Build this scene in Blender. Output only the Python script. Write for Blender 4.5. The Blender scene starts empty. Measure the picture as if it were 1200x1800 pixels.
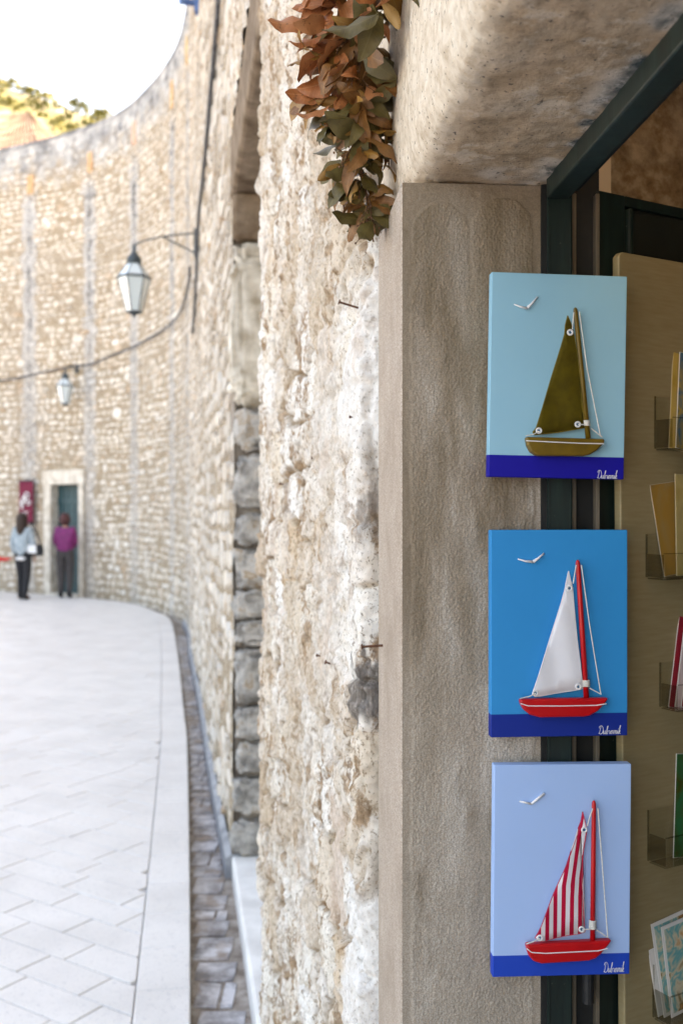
import bpy, bmesh, math, random
import numpy as np
from mathutils import Vector, Matrix, Quaternion
R = math.radians
rng = random.Random(7)
np.random.seed(7)
SC = bpy.context.scene
COL = SC.collection

# ------------------------------------------------------------------ camera
CAMH = 1.6
cd = bpy.data.cameras.new('camera'); cam = bpy.data.objects.new('camera', cd); COL.objects.link(cam)
cam.location = (0, 0, CAMH); cam.rotation_euler = (R(90), 0, 0)
cd.sensor_fit = 'VERTICAL'; cd.sensor_height = 36; cd.sensor_width = 24; cd.lens = 35
cd.clip_start = 0.02; cd.clip_end = 3000
cd.dof.use_dof = True; cd.dof.focus_distance = 1.40; cd.dof.aperture_fstop = 5.0
SC.camera = cam
# ------------------------------------------------------------------ sky, sun, exposure
SUN_EL, SUN_AZ = 42.0, 72.0            # the sun stands behind the tall wall: the lane lies in its shade
wd = bpy.data.worlds.new('World'); SC.world = wd; wd.use_nodes = True
nt = wd.node_tree; bg = nt.nodes['Background']
sky = nt.nodes.new('ShaderNodeTexSky'); sky.sky_type = 'NISHITA'; sky.sun_disc = False
sky.sun_elevation = R(SUN_EL); sky.sun_rotation = R(SUN_AZ)
sky.air_density = 1.0; sky.dust_density = 5.0; sky.ozone_density = 0.6
nt.links.new(sky.outputs[0], bg.inputs[0]); bg.inputs[1].default_value = 0.15
sl = bpy.data.lights.new('sun', 'SUN'); sl.energy = 3.0; sl.angle = R(0.53); sl.color = (1.0, 0.94, 0.84)
so = bpy.data.objects.new('sun', sl); COL.objects.link(so)
SD = Vector((math.sin(R(SUN_AZ))*math.cos(R(SUN_EL)), math.cos(R(SUN_AZ))*math.cos(R(SUN_EL)), math.sin(R(SUN_EL))))
so.rotation_euler = SD.to_track_quat('Z', 'Y').to_euler(); so.location = (0, 0, 30)
vs = SC.view_settings
vs.view_transform = 'Standard'; vs.look = 'None'; vs.gamma = 1; vs.use_curve_mapping = False
vs.exposure = 2.86
vs.use_white_balance = True; vs.white_balance_temperature = 8600; vs.white_balance_tint = 12
SC.cycles.max_bounces = 8; SC.cycles.transparent_max_bounces = 24

# ------------------------------------------------------------------ helpers
F = 1750.0
def P(x, y, z):                         # a point seen at photo pixel (x, y) at depth z
    return Vector(((x-600)/F*z, z, CAMH+(900-y)/F*z))
def link(o, parent=None):
    COL.objects.link(o)
    if parent is not None: o.parent = parent
    return o
def tag(o, label=None, cat=None, group=None, kind=None):
    if label: o['label'] = label
    if cat: o['category'] = cat
    if group: o['group'] = group
    if kind: o['kind'] = kind
    return o
def empty(name, loc=(0, 0, 0), rot=(0, 0, 0)):
    o = bpy.data.objects.new(name, None); o.location = loc; o.rotation_euler = rot
    o.empty_display_size = 0.1
    return link(o)
def mobj(name, verts, faces, mat, parent=None, smooth=False, attrs=None):
    me = bpy.data.meshes.new(name)
    me.from_pydata([tuple(v) for v in verts], [], faces)
    if mat: me.materials.append(mat)
    if smooth: me.polygons.foreach_set('use_smooth', [True]*len(me.polygons))
    if attrs:
        for k, a in attrs.items():
            at = me.attributes.new(k, 'FLOAT_VECTOR', 'POINT')
            at.data.foreach_set('vector', np.asarray(a, dtype=np.float32).ravel())
    me.update()
    return link(bpy.data.objects.new(name, me), parent)
def bevel(o, w, seg=2):
    m = o.modifiers.new('bevel', 'BEVEL'); m.width = w; m.segments = seg; m.limit_method = 'ANGLE'
    return o
class MB:
    def __init__(s): s.v = []; s.f = []
    def add(s, vs_, fs):
        b = len(s.v); s.v += [Vector(v) for v in vs_]; s.f += [tuple(i+b for i in f) for f in fs]
    def box(s, c, size, rz=0, M=None):
        x, y, z = (k/2 for k in size); c = Vector(c)
        q = [Vector((a*x, b*y, d*z)) for d in (-1, 1) for a, b in ((-1, -1), (1, -1), (1, 1), (-1, 1))]
        rot = Matrix.Rotation(rz, 3, 'Z')
        q = [rot @ p + c for p in q]
        if M is not None: q = [M @ p for p in q]
        s.add(q, [(3, 2, 1, 0), (4, 5, 6, 7), (0, 1, 5, 4), (1, 2, 6, 5), (2, 3, 7, 6), (3, 0, 4, 7)])
    def tube(s, pts, rad, n=8, cap=True):
        pts = [Vector(p) for p in pts]
        rad = rad if isinstance(rad, (list, tuple)) else [rad]*len(pts)
        b = len(s.v); up = None
        for i, p in enumerate(pts):
            t = (pts[min(i+1, len(pts)-1)]-pts[max(i-1, 0)]).normalized()
            if up is None:
                up = t.orthogonal().normalized()
            up = (up - t*up.dot(t)).normalized(); r = t.cross(up)
            for k in range(n):
                a = 2*math.pi*k/n
                s.v.append(p+(up*math.cos(a)+r*math.sin(a))*rad[i])
        for i in range(len(pts)-1):
            for k in range(n):
                k2 = (k+1) % n
                s.f.append((b+i*n+k, b+i*n+k2, b+(i+1)*n+k2, b+(i+1)*n+k))
        if cap:
            s.f.append(tuple(b+k for k in reversed(range(n))))
            s.f.append(tuple(b+(len(pts)-1)*n+k for k in range(n)))
    def lathe(s, prof, n=12, M=None, cap=True):       # prof: (radius, z)
        b = len(s.v)
        for r, z in prof:
            for k in range(n):
                a = 2*math.pi*(k+.5)/n
                p = Vector((r*math.cos(a), r*math.sin(a), z))
                s.v.append(M @ p if M is not None else p)
        for i in range(len(prof)-1):
            for k in range(n):
                k2 = (k+1) % n
                s.f.append((b+i*n+k, b+i*n+k2, b+(i+1)*n+k2, b+(i+1)*n+k))
        if cap:
            s.f.append(tuple(b+k for k in reversed(range(n))))
            s.f.append(tuple(b+(len(prof)-1)*n+k for k in range(n)))
    def prism(s, poly, y0, y1):                        # poly in (x, z), from front y0 to back y1
        n = len(poly)
        s.add([(x, y0, z) for x, z in poly]+[(x, y1, z) for x, z in poly],
              [tuple(range(n)), tuple(reversed(range(n, 2*n)))] + [((i+1) % n, i, n+i, n+(i+1) % n) for i in range(n)])
    def build(s, name, mat, parent=None, smooth=False, bev=0, seg=2):
        o = mobj(name, s.v, s.f, mat, parent, smooth)
        if bev: bevel(o, bev, seg)
        return o
def box(name, c, size, mat, parent=None, rz=0, bev=0, M=None):
    m = MB(); m.box(c, size, rz, M); return m.build(name, mat, parent, bev=bev)

# ---- numpy noise
def _hash(ix, iy, iz, seed):
    h = (ix.astype(np.int64)*374761393 + iy.astype(np.int64)*668265263 + iz.astype(np.int64)*2147483647 + seed*974711) & 0xffffffff
    h = ((h ^ (h >> 13))*1274126177) & 0xffffffff
    h = ((h ^ (h >> 16))*2246822519) & 0xffffffff
    return ((h ^ (h >> 15)) & 0xffffff)/float(0xffffff)
def vnoise(p, seed=0):
    i = np.floor(p).astype(np.int64); f = p-i; f = f*f*(3-2*f); out = 0
    for dx in (0, 1):
        for dy in (0, 1):
            for dz in (0, 1):
                w = (f[:, 0] if dx else 1-f[:, 0])*(f[:, 1] if dy else 1-f[:, 1])*(f[:, 2] if dz else 1-f[:, 2])
                out = out + w*_hash(i[:, 0]+dx, i[:, 1]+dy, i[:, 2]+dz, seed)
    return out*2-1
def fbm(p, octv=4, seed=0, gain=.5):
    a, o, t = 1.0, 0, 0
    for k in range(octv):
        o = o+a*vnoise(p*(2.03**k)+k*17.3, seed+k); t += a; a *= gain
    return o/t
def worley(p, seed=0):                                 # 2-D, returns F1, F2, id random
    i = np.floor(p).astype(np.int64)
    f1 = np.full(len(p), 9.0); f2 = f1.copy(); cid = np.zeros(len(p))
    for dx in (-1, 0, 1):
        for dy in (-1, 0, 1):
            cx, cy = i[:, 0]+dx, i[:, 1]+dy; z0 = np.zeros_like(cx)
            px = cx+.15+.7*_hash(cx, cy, z0, seed); py = cy+.15+.7*_hash(cx, cy, z0+1, seed)
            d = np.hypot(px-p[:, 0], py-p[:, 1]); idr = _hash(cx, cy, z0+2, seed)
            m = d < f1
            f2 = np.where(m, f1, np.minimum(f2, d)); cid = np.where(m, idr, cid); f1 = np.where(m, d, f1)
    return f1, f2, cid
def sstep(a, b, x):
    t = np.clip((x-a)/(b-a), 0, 1); return t*t*(3-2*t)

# ------------------------------------------------------------------ materials
def newmat(name):
    m = bpy.data.materials.new(name); m.use_nodes = True
    return m, m.node_tree, m.node_tree.nodes['Principled BSDF']
def N(t, typ, **kw):
    n = t.nodes.new(typ)
    for k, v in kw.items():
        if k.startswith('i_'): n.inputs[k[2:].replace('_', ' ')].default_value = v
        else: setattr(n, k, v)
    return n
def c4(c): return (c[0], c[1], c[2], 1)
def ramp(t, fac, stops):
    r = t.nodes.new('ShaderNodeValToRGB'); cr = r.color_ramp
    while len(cr.elements) > 1: cr.elements.remove(cr.elements[-1])
    for i, (p_, c) in enumerate(stops):
        e = cr.elements[0] if i == 0 else cr.elements.new(p_)
        e.position = p_; e.color = c4(c)
    t.links.new(fac, r.inputs[0]); return r.outputs[0]
def mixc(t, fac, a, b, mode='MIX'):
    m = t.nodes.new('ShaderNodeMix'); m.data_type = 'RGBA'; m.blend_type = mode; m.clamp_factor = True
    for sock, v in ((m.inputs[0], fac), (m.inputs[6], a), (m.inputs[7], b)):
        if hasattr(v, 'links'): t.links.new(v, sock)
        elif isinstance(v, (int, float)): sock.default_value = v
        else: sock.default_value = c4(v)
    return m.outputs[2]
def math_(t, op, a, b=None, clamp=False):
    m = t.nodes.new('ShaderNodeMath'); m.operation = op; m.use_clamp = clamp
    for i, v in enumerate((a, b)):
        if v is None: continue
        if hasattr(v, 'links'): t.links.new(v, m.inputs[i])
        else: m.inputs[i].default_value = v
    return m.outputs[0]
def coords(t, scale=(1, 1, 1), kind='Object', attr=None):
    mp = t.nodes.new('ShaderNodeMapping'); mp.inputs['Scale'].default_value = scale
    if attr:
        a = t.nodes.new('ShaderNodeAttribute'); a.attribute_name = attr; t.links.new(a.outputs['Vector'], mp.inputs[0])
    elif kind == 'Position':
        g = t.nodes.new('ShaderNodeNewGeometry'); t.links.new(g.outputs['Position'], mp.inputs[0])
    else:
        tc = t.nodes.new('ShaderNodeTexCoord'); t.links.new(tc.outputs[kind], mp.inputs[0])
    return mp.outputs[0]
def noise(t, vec, scale, detail=4, rough=.55, dist=0):
    n = N(t, 'ShaderNodeTexNoise'); n.inputs['Scale'].default_value = scale; n.inputs['Detail'].default_value = detail
    n.inputs['Roughness'].default_value = rough; n.inputs['Distortion'].default_value = dist
    t.links.new(vec, n.inputs['Vector']); return n.outputs['Fac']
def bump(t, bs, h, strength, dist):
    b = N(t, 'ShaderNodeBump'); b.inputs['Strength'].default_value = strength; b.inputs['Distance'].default_value = dist
    t.links.new(h, b.inputs['Height']); t.links.new(b.outputs[0], bs.inputs['Normal'])
def simple(name, c, c2=None, rough=.6, scale=20, bmp=0, bdist=.002, metal=0, kind='Object', vscale=(1, 1, 1), lo=.35, hi=.65, spec=.5, rand=0):
    m, t, b = newmat(name)
    v = coords(t, vscale, kind)
    n = noise(t, v, scale, 6)
    col = ramp(t, n, [(lo, c), (hi, c2 or c)])
    if rand:
        oi = t.nodes.new('ShaderNodeObjectInfo')
        hs = N(t, 'ShaderNodeHueSaturation')
        t.links.new(col, hs.inputs['Color'])
        t.links.new(math_(t, 'ADD', math_(t, 'MULTIPLY', oi.outputs['Random'], 2*rand), 1-rand), hs.inputs['Value'])
        t.links.new(math_(t, 'ADD', math_(t, 'MULTIPLY', oi.outputs['Random'], .03), .485), hs.inputs['Hue'])
        col = hs.outputs[0]
    t.links.new(col, b.inputs['Base Color'])
    b.inputs['Roughness'].default_value = rough; b.inputs['Metallic'].default_value = metal
    b.inputs['Specular IOR Level'].default_value = spec
    if bmp: bump(t, b, noise(t, v, scale*4, 5), bmp, bdist)
    return m

# ------------------------------------------------------------------ plan of the wall
def catmull(pts, step=.05):
    pts = [Vector(p) for p in pts]
    pts = [pts[0]*2-pts[1]]+pts+[pts[-1]*2-pts[-2]]
    out = []
    for i in range(1, len(pts)-2):
        a, b, c, d = pts[i-1:i+3]; n = max(2, int((c-b).length/step))
        for k in range(n):
            u = k/n
            out.append(.5*((2*b)+(c-a)*u+(2*a-5*b+4*c-d)*u*u+(3*b-a-3*c+d)*u**3))
    out.append(pts[-2]); return out
class Path:
    def __init__(s, pts):
        s.p = np.array([tuple(q) for q in pts]); d = np.hypot(*np.diff(s.p, axis=0).T)
        s.s = np.concatenate([[0], np.cumsum(d)]); s.L = s.s[-1]
    def at(s, q):
        q = np.asarray(q, dtype=float)
        x = np.interp(q, s.s, s.p[:, 0]); y = np.interp(q, s.s, s.p[:, 1])
        e = .06
        a, b = np.clip(q-e, 0, s.L), np.clip(q+e, 0, s.L)
        tx = np.interp(b, s.s, s.p[:, 0])-np.interp(a, s.s, s.p[:, 0]); ty = np.interp(b, s.s, s.p[:, 1])-np.interp(a, s.s, s.p[:, 1])
        l = np.hypot(tx, ty); tx, ty = tx/l, ty/l
        return x, y, tx, ty
A_ = Vector((-.244, 3.05)); B_ = Vector((-.494, 4.6))
WALL = Path(catmull([(-.494, 4.6), (-.80, 6.3), (-1.23, 8.8), (-1.70, 11.4), (-2.15, 14.0), (-2.75, 16.0), (-4.0, 18.1), (-5.5, 19.3), (-7.2, 20.2), (-9.5, 21.1), (-13, 22.2), (-18, 23.4)]))
WTOP = 8.85
_px = 600+F*WALL.p[:, 0]/WALL.p[:, 1]
def s_px(x): return float(np.interp(-x, -_px, WALL.s))
def wpt(s, h, off=0):                   # a point on the far wall: along, up, out towards the lane
    x, y, tx, ty = WALL.at(s)
    return Vector((float(x)-float(ty)*off, float(y)+float(tx)*off, h))
def wpx(x, y, off=0):
    s = s_px(x); q = wpt(s, 0)
    h = CAMH+(900-y)/F*q.y
    return wpt(s, h, off)
def wh(x, y):
    s = s_px(x); q = wpt(s, 0); return s, CAMH+(900-y)/F*q.y
DOOR_S0, DOOR_S1 = s_px(141), s_px(92)
DOOR_H = 2.13

# ------------------------------------------------------------------ wall material (shared by mortar and stones)
STRIPS = [(s_px(52), .17), (s_px(158), .15), (s_px(236), .17), (s_px(303), .14), (s_px(331), .2), (s_px(-60), .15)]
def wall_material(name, stone):
    m, t, b = newmat(name)
    sh = coords(t, attr='sh'); pos = coords(t, kind='Position')
    sep = N(t, 'ShaderNodeSeparateXYZ'); t.links.new(sh, sep.inputs[0])
    n1 = noise(t, pos, 5, 5); n2 = noise(t, pos, 34, 5, .65)
    if stone:
        a = t.nodes.new('ShaderNodeAttribute'); a.attribute_name = 'rnd'
        sp = N(t, 'ShaderNodeSeparateXYZ'); t.links.new(a.outputs['Vector'], sp.inputs[0])
        base = ramp(t, sp.outputs[0], [(0, (.56, .47, .37)), (.22, (.76, .70, .62)), (.42, (.62, .54, .45)), (.52, (.38, .24, .13)), (.58, (.68, .60, .50)), (.70, (.50, .41, .31)), (.82, (.76, .72, .66)), (.91, (.60, .52, .43)), (1, (.30, .245, .19))])
        base = mixc(t, ramp(t, noise(t, pos, 22, 6, .7), [(.46, (0, 0, 0)), (.62, (.75, .75, .75))]), base, (.74, .695, .625))
    else:
        base = ramp(t, n2, [(.34, (.13, .088, .052)), (.5, (.34, .262, .178)), (.66, (.58, .505, .41))])
    base = mixc(t, math_(t, 'MULTIPLY', ramp(t, n1, [(.52, (0, 0, 0)), (.68, (1, 1, 1))]), .3), base, (.84, .80, .73))
    blot = ramp(t, noise(t, pos, .55, 6, .65), [(.42, (0, 0, 0)), (.62, (1, 1, 1))])
    base = mixc(t, math_(t, 'MULTIPLY', blot, .35), base, mixc(t, n2, (.22, .19, .16), (.50, .44, .37)))
    # grey run-off strips under the spouts, and the grey rendered band along the top
    tot = None
    wob = math_(t, 'MULTIPLY', math_(t, 'SUBTRACT', noise(t, coords(t, (.8, 1.1, 1), attr='sh'), 2.6, 8, .75), .5), .5)
    sw = math_(t, 'ADD', sep.outputs[0], wob)
    for s0, w in STRIPS:
        d = math_(t, 'ABSOLUTE', math_(t, 'SUBTRACT', sw, s0))
        k = math_(t, 'SUBTRACT', 1.0, math_(t, 'DIVIDE', d, w*1.35), True)
        k = math_(t, 'MULTIPLY', k, 2.2, True)
        tot = k if tot is None else math_(t, 'MAXIMUM', tot, k)
    below = math_(t, 'MULTIPLY', math_(t, 'SUBTRACT', 8.0, sep.outputs[1]), 3.0, True)
    fade = math_(t, 'ADD', math_(t, 'MULTIPLY', math_(t, 'MULTIPLY', sep.outputs[1], .125, True), .55), .38)
    tot = math_(t, 'MULTIPLY', math_(t, 'MULTIPLY', tot, below), fade)
    grey = ramp(t, n2, [(.36, (.14, .14, .14)), (.5, (.46, .455, .45)), (.68, (.70, .69, .68))])
    base = mixc(t, tot, base, grey)
    core = None
    for s0, w in STRIPS[:5]:
        k = math_(t, 'MULTIPLY', math_(t, 'SUBTRACT', 1.0, math_(t, 'DIVIDE', math_(t, 'ABSOLUTE', math_(t, 'SUBTRACT', math_(t, 'ADD', sep.outputs[0], math_(t, 'MULTIPLY', wob, .75)), s0)), w*.42), True), 2.0, True)
        core = k if core is None else math_(t, 'MAXIMUM', core, k)
    drip = ramp(t, noise(t, coords(t, (.5, 1.6, 1), attr='sh'), 1.5, 7, .7), [(.40, (0, 0, 0)), (.58, (1, 1, 1))])
    core = math_(t, 'MULTIPLY', math_(t, 'MULTIPLY', core, drip), math_(t, 'MULTIPLY', math_(t, 'SUBTRACT', sep.outputs[1], 1.5), .18, True))
    base = mixc(t, math_(t, 'MULTIPLY', math_(t, 'MULTIPLY', core, below), .9), base, (.085, .083, .085))
    top = math_(t, 'MULTIPLY', math_(t, 'SUBTRACT', math_(t, 'ADD', sep.outputs[1], math_(t, 'MULTIPLY', n1, 1.6)), 8.75), 1.5, True)
    topc = ramp(t, noise(t, pos, 3.2, 6, .7), [(.36, (.15, .16, .18)), (.50, (.36, .37, .38)), (.64, (.64, .63, .62))])
    base = mixc(t, math_(t, 'MULTIPLY', top, .85), base, topc)
    t.links.new(base, b.inputs['Base Color']); b.inputs['Roughness'].default_value = .9
    b.inputs['Specular IOR Level'].default_value = .2
    bump(t, b, noise(t, pos, 60, 6, .7), .7, .006)
    return m
M_STONE = wall_material('wall_stone', True)
M_MORTAR = wall_material('wall_mortar', False)

def near_material():
    m, t, b = newmat('rubble_plaster')
    pos = coords(t, kind='Position')
    a = t.nodes.new('ShaderNodeAttribute'); a.attribute_name = 'rnd'
    sp = N(t, 'ShaderNodeSeparateXYZ'); t.links.new(a.outputs['Vector'], sp.inputs[0])
    base = ramp(t, sp.outputs[0], [(0, (.78, .73, .65)), (.3, (.84, .81, .76)), (.48, (.70, .60, .48)), (.62, (.80, .75, .67)), (.78, (.62, .48, .34)), (.88, (.82, .79, .74)), (1, (.66, .55, .44))])
    n2 = noise(t, pos, 55, 6, .7)
    mort = ramp(t, noise(t, pos, 14, 6, .65), [(.34, (.13, .075, .035)), (.48, (.32, .215, .12)), (.62, (.58, .475, .36))])
    base = mixc(t, sp.outputs[1], base, mort)
    big = noise(t, pos, 5.5, 7, .7)
    base = mixc(t, math_(t, 'MULTIPLY', ramp(t, big, [(.50, (0, 0, 0)), (.60, (1, 1, 1))]), .5), base, (.86, .83, .78))
    och = noise(t, coords(t, (1, 1, .6), 'Position'), 13, 8, .75)
    base = mixc(t, math_(t, 'MULTIPLY', ramp(t, och, [(.51, (0, 0, 0)), (.58, (1, 1, 1))]), .85), base, ramp(t, n2, [(.35, (.14, .068, .024)), (.62, (.38, .225, .105))]))
    fl = noise(t, pos, 120, 4, .7)
    base = mixc(t, math_(t, 'MULTIPLY', ramp(t, fl, [(.56, (0, 0, 0)), (.62, (1, 1, 1))]), .75), base, (.15, .09, .045))
    lo_ = noise(t, coords(t, (1, 1, .7), 'Position'), 3.1, 5, .65)
    base = mixc(t, math_(t, 'MULTIPLY', ramp(t, lo_, [(.44, (0, 0, 0)), (.58, (1, 1, 1))]), .62), base, mixc(t, ramp(t, n2, [(.35, (0, 0, 0)), (.65, (1, 1, 1))]), (.26, .175, .10), (.66, .55, .43)))
    pa = t.nodes.new('ShaderNodeAttribute'); pa.attribute_name = 'pat'; ps = N(t, 'ShaderNodeSeparateXYZ'); t.links.new(pa.outputs['Vector'], ps.inputs[0])
    fine = ramp(t, fl, [(.54, (1, 1, 1)), (.64, (.55, .55, .55))])
    base = mixc(t, math_(t, 'MULTIPLY', math_(t, 'MULTIPLY', ps.outputs[0], fine), .85), base, ramp(t, n2, [(.35, (.66, .63, .59)), (.6, (.85, .83, .80))]))
    base = mixc(t, math_(t, 'MULTIPLY', ps.outputs[1], .75), base, ramp(t, n2, [(.35, (.46, .34, .25)), (.6, (.62, .50, .41))]))
    base = mixc(t, sp.outputs[2], base, ramp(t, noise(t, coords(t, (1, 1, .12), 'Position'), 130, 5, .7), [(.32, (.035, .03, .028)), (.52, (.12, .105, .095)), (.68, (.34, .30, .27))]))
    t.links.new(base, b.inputs['Base Color']); b.inputs['Roughness'].default_value = .92
    b.inputs['Specular IOR Level'].default_value = .15
    bump(t, b, math_(t, 'ADD', n2, math_(t, 'MULTIPLY', fl, .5)), .8, .008)
    return m
M_NEAR = near_material()

def quoin_material():
    m, t, b = newmat('quoin_stone')
    pos = coords(t, kind='Position')
    oi = t.nodes.new('ShaderNodeObjectInfo')
    n = noise(t, pos, 11, 7, .65); n2 = noise(t, pos, 70, 5)
    c = ramp(t, n, [(.32, (.09, .075, .06)), (.44, (.26, .24, .22)), (.56, (.54, .51, .47)), (.64, (.36, .25, .15)), (.74, (.66, .63, .58))])
    c = mixc(t, math_(t, 'MULTIPLY', oi.outputs['Random'], .3), c, (.52, .50, .47))
    t.links.new(c, b.inputs['Base Color']); b.inputs['Roughness'].default_value = .9
    bump(t, b, math_(t, 'ADD', n2, noise(t, pos, 28, 5, .7)), .9, .012); return m
M_QUOIN = quoin_material()
M_WHITEPL = simple('white_lime_render', (.36, .30, .225), (.74, .69, .60), .9, 9, .9, .006, kind='Position', spec=.2)
M_SOFFITDARK = simple('dark_lintel_stone', (.12, .08, .05), (.28, .21, .15), .9, 11, .8, .006, kind='Position', spec=.2)

# ------------------------------------------------------------------ THE SETTING: ground, paving, kerb, gutter
M_GROUND = simple('bedding_sand', (.24, .24, .25), (.34, .33, .33), .95, 12, .3, kind='Position')
M_GROUT = simple('joint_grout', (.40, .40, .41), (.54, .54, .54), .95, 12, .3, kind='Position')
def slab_material():
    m, t, b = newmat('limestone_slab')
    pos = coords(t, kind='Position')
    oi = t.nodes.new('ShaderNodeObjectInfo')
    n = noise(t, pos, 2.2, 6, .6); n2 = noise(t, pos, 38, 6, .75)
    c = ramp(t, n, [(.35, (.68, .66, .635)), (.6, (.80, .78, .755))])
    c = mixc(t, math_(t, 'MULTIPLY', ramp(t, n2, [(.56, (0, 0, 0)), (.68, (1, 1, 1))]), .6), c, (.44, .44, .46))
    c = mixc(t, math_(t, 'MULTIPLY', ramp(t, noise(t, pos, 1.1, 6, .7), [(.5, (0, 0, 0)), (.7, (1, 1, 1))]), .35), c, (.62, .58, .54))
    c = mixc(t, math_(t, 'MULTIPLY', ramp(t, noise(t, pos, 130, 4, .7), [(.60, (0, 0, 0)), (.67, (1, 1, 1))]), .7), c, (.22, .225, .24))
    c = mixc(t, math_(t, 'MULTIPLY', oi.outputs['Random'], .16), c, (.62, .58, .55))
    t.links.new(c, b.inputs['Base Color'])
    t.links.new(math_(t, 'ADD', math_(t, 'MULTIPLY', n2, .4), .25), b.inputs['Roughness'])
    bump(t, b, n2, .12, .003); return m
M_SLAB = slab_material()
def cobble_material():
    m, t, b = newmat('gutter_cobble')
    pos = coords(t, kind='Position'); oi = t.nodes.new('ShaderNodeObjectInfo')
    n = noise(t, pos, 9, 6, .65)
    c = ramp(t, n, [(.36, (.13, .125, .13)), (.48, (.38, .38, .40)), (.60, (.66, .66, .68))])
    c = mixc(t, math_(t, 'MULTIPLY', oi.outputs['Random'], .4), c, (.24, .19, .155))
    c = mixc(t, math_(t, 'MULTIPLY', ramp(t, noise(t, pos, 5, 5, .6), [(.52, (0, 0, 0)), (.6, (1, 1, 1))]), .7), c, (.25, .17, .11))
    t.links.new(c, b.inputs['Base Color']); b.inputs['Roughness'].default_value = .42
    bump(t, b, noise(t, pos, 60, 5), .4, .004); return m
M_COB = cobble_material()
M_MUD = simple('gutter_mortar', (.17, .13, .10), (.40, .35, .30), .8, 16, .5, .006, kind='Position')

mobj('ground', [(-900, -900, -.32), (900, -900, -.32), (900, 900, -.32), (-900, 900, -.32)], [(0, 1, 2, 3)], M_GROUND)['kind'] = 'structure'

KPTS = [(.32, -5), (.16, -2.2), (0.0, 0), (-.235, 1.55), (-.47, 3.1), (-.7125, 4.67), (-1.085, 7), (-1.265, 8), (-1.84, 11.2), (-2.52, 14.7), (-2.97, 16.0), (-3.56, 17.2), (-4.13, 17.95), (-5.6, 19.15), (-7.3, 20.1), (-9.6, 20.95), (-13, 22.05), (-18, 23.25)]
KERB = Path(catmull(KPTS, .05))
def kpt(s, off, h=0):
    x, y, tx, ty = KERB.at(s); return Vector((float(x)-float(ty)*off, float(y)+float(tx)*off, h))
KW = .18
S0K = float(np.interp(1.2, KERB.p[:, 1], KERB.s)); S1K = float(np.interp(-14, KERB.p[::-1, 0], KERB.s[::-1]))
# pavement sheet (grout) with slabs on it
ks = np.linspace(0, KERB.L, 160); gx, gy, gtx, gty = KERB.at(ks)
gv = [(x-ty_*.01, y+tx_*.01, -.014) for x, y, tx_, ty_ in zip(gx, gy, gtx, gty)]
gv2 = [(-30, y, -.014) for y in gy]
pave = mobj('pavement', gv+gv2, [(i, i+1, 161+i, 160+i) for i in range(159)], M_GROUT); pave['kind'] = 'structure'
def clip(poly, p, n):                   # keep the side n points to
    out = []
    for i in range(len(poly)):
        a, b = poly[i], poly[(i+1) % len(poly)]
        da, db = (a-p).dot(n), (b-p).dot(n)
        if da >= 0: out.append(a)
        if (da >= 0) != (db >= 0): out.append(a+(b-a)*(da/(da-db)))
    return out
def area(poly): return .5*abs(sum(a.x*b.y-b.x*a.y for a, b in zip(poly, poly[1:]+poly[:1])))
def slab_geo(poly, top, depth=.03, inset=.004, tilt=(0, 0)):
    c = sum(poly, Vector((0, 0)))/len(poly); n = len(poly); v = []
    for q in poly: v.append((q.x, q.y, -depth))
    for q in poly: v.append((q.x, q.y, top-.004+(q-c).x*tilt[0]+(q-c).y*tilt[1]))
    for q in poly:
        d = c-q; d = d*(inset/max(d.length, .01)); q2 = q+d
        v.append((q2.x, q2.y, top+(q-c).x*tilt[0]+(q-c).y*tilt[1]))
    f = [tuple(range(2*n, 3*n))]
    for i in range(n):
        j = (i+1) % n
        f += [(i, j, n+j, n+i), (n+i, n+j, 2*n+j, 2*n+i)]
    return v, f
a1 = R(-33); e1 = Vector((math.cos(a1), math.sin(a1))); e2 = Vector((-e1.y, e1.x))
slabs = []
RW, J = .155, .0025
org = Vector((-.7, 3.0))
for r in range(-70, 150):
    u = rng.uniform(0, .4)-26
    while u < 12:
        L = rng.uniform(.30, .42)
        c = org+e1*(u+L/2)+e2*(r*RW+RW/2)
        u += L
        if c.y < 1.5 or c.y > 24 or c.x < -15 or c.x > .2: continue
        if c.x < -.40*c.y-1.0 : continue
        poly = [c+e1*(sx*(L/2-J))+e2*(sy*(RW/2-J)) for sx, sy in ((-1, -1), (1, -1), (1, 1), (-1, 1))]
        d = np.hypot(KERB.p[:, 0]-c.x, KERB.p[:, 1]-c.y); k = int(np.argmin(d))
        kp = Vector(KERB.p[k]); q0 = Vector(KERB.p[max(k-2, 0)]); q1 = Vector(KERB.p[min(k+2, len(KERB.p)-1)])
        tn = (q1-q0).normalized(); nn = Vector((-tn.y, tn.x))
        poly = clip(poly, kp+nn*(KW+J), nn)
        if len(poly) < 3 or area(poly) < .003: continue
        slabs.append((c.length, poly))
slabs.sort(key=lambda q: q[0])
inview = [q for q in slabs if sum(1 for w in q[1] if w.y > 2.9 and -.36*w.y < w.x)]
ids = set(id(q) for q in inview[:300])
rest = MB()
for q in slabs:
    v, f = slab_geo(q[1], rng.uniform(-.001, .0015), tilt=(rng.gauss(0, .004), rng.gauss(0, .004)))
    if id(q) in ids: mobj('slab', v, f, M_SLAB, pave)
    else: rest.add(v, f)
o = rest.build('paving_slabs', M_SLAB, pave); o['kind'] = 'stuff'
s = S0K; nk = 0
while s < S1K:
    L = rng.uniform(.27, .36); g = .002
    n_ = 4; left = [kpt(s+g+(L-2*g)*i/n_, KW-.002).xy for i in range(n_+1)]; right = [kpt(s+g+(L-2*g)*i/n_, 0).xy for i in range(n_+1)]
    poly = list(right)+list(reversed(left))
    v, f = slab_geo([Vector(p_) for p_ in poly], rng.uniform(.0, .003), depth=.14, inset=.006)
    mobj('kerb_stone', v, f, M_SLAB, pave); s += L

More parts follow.
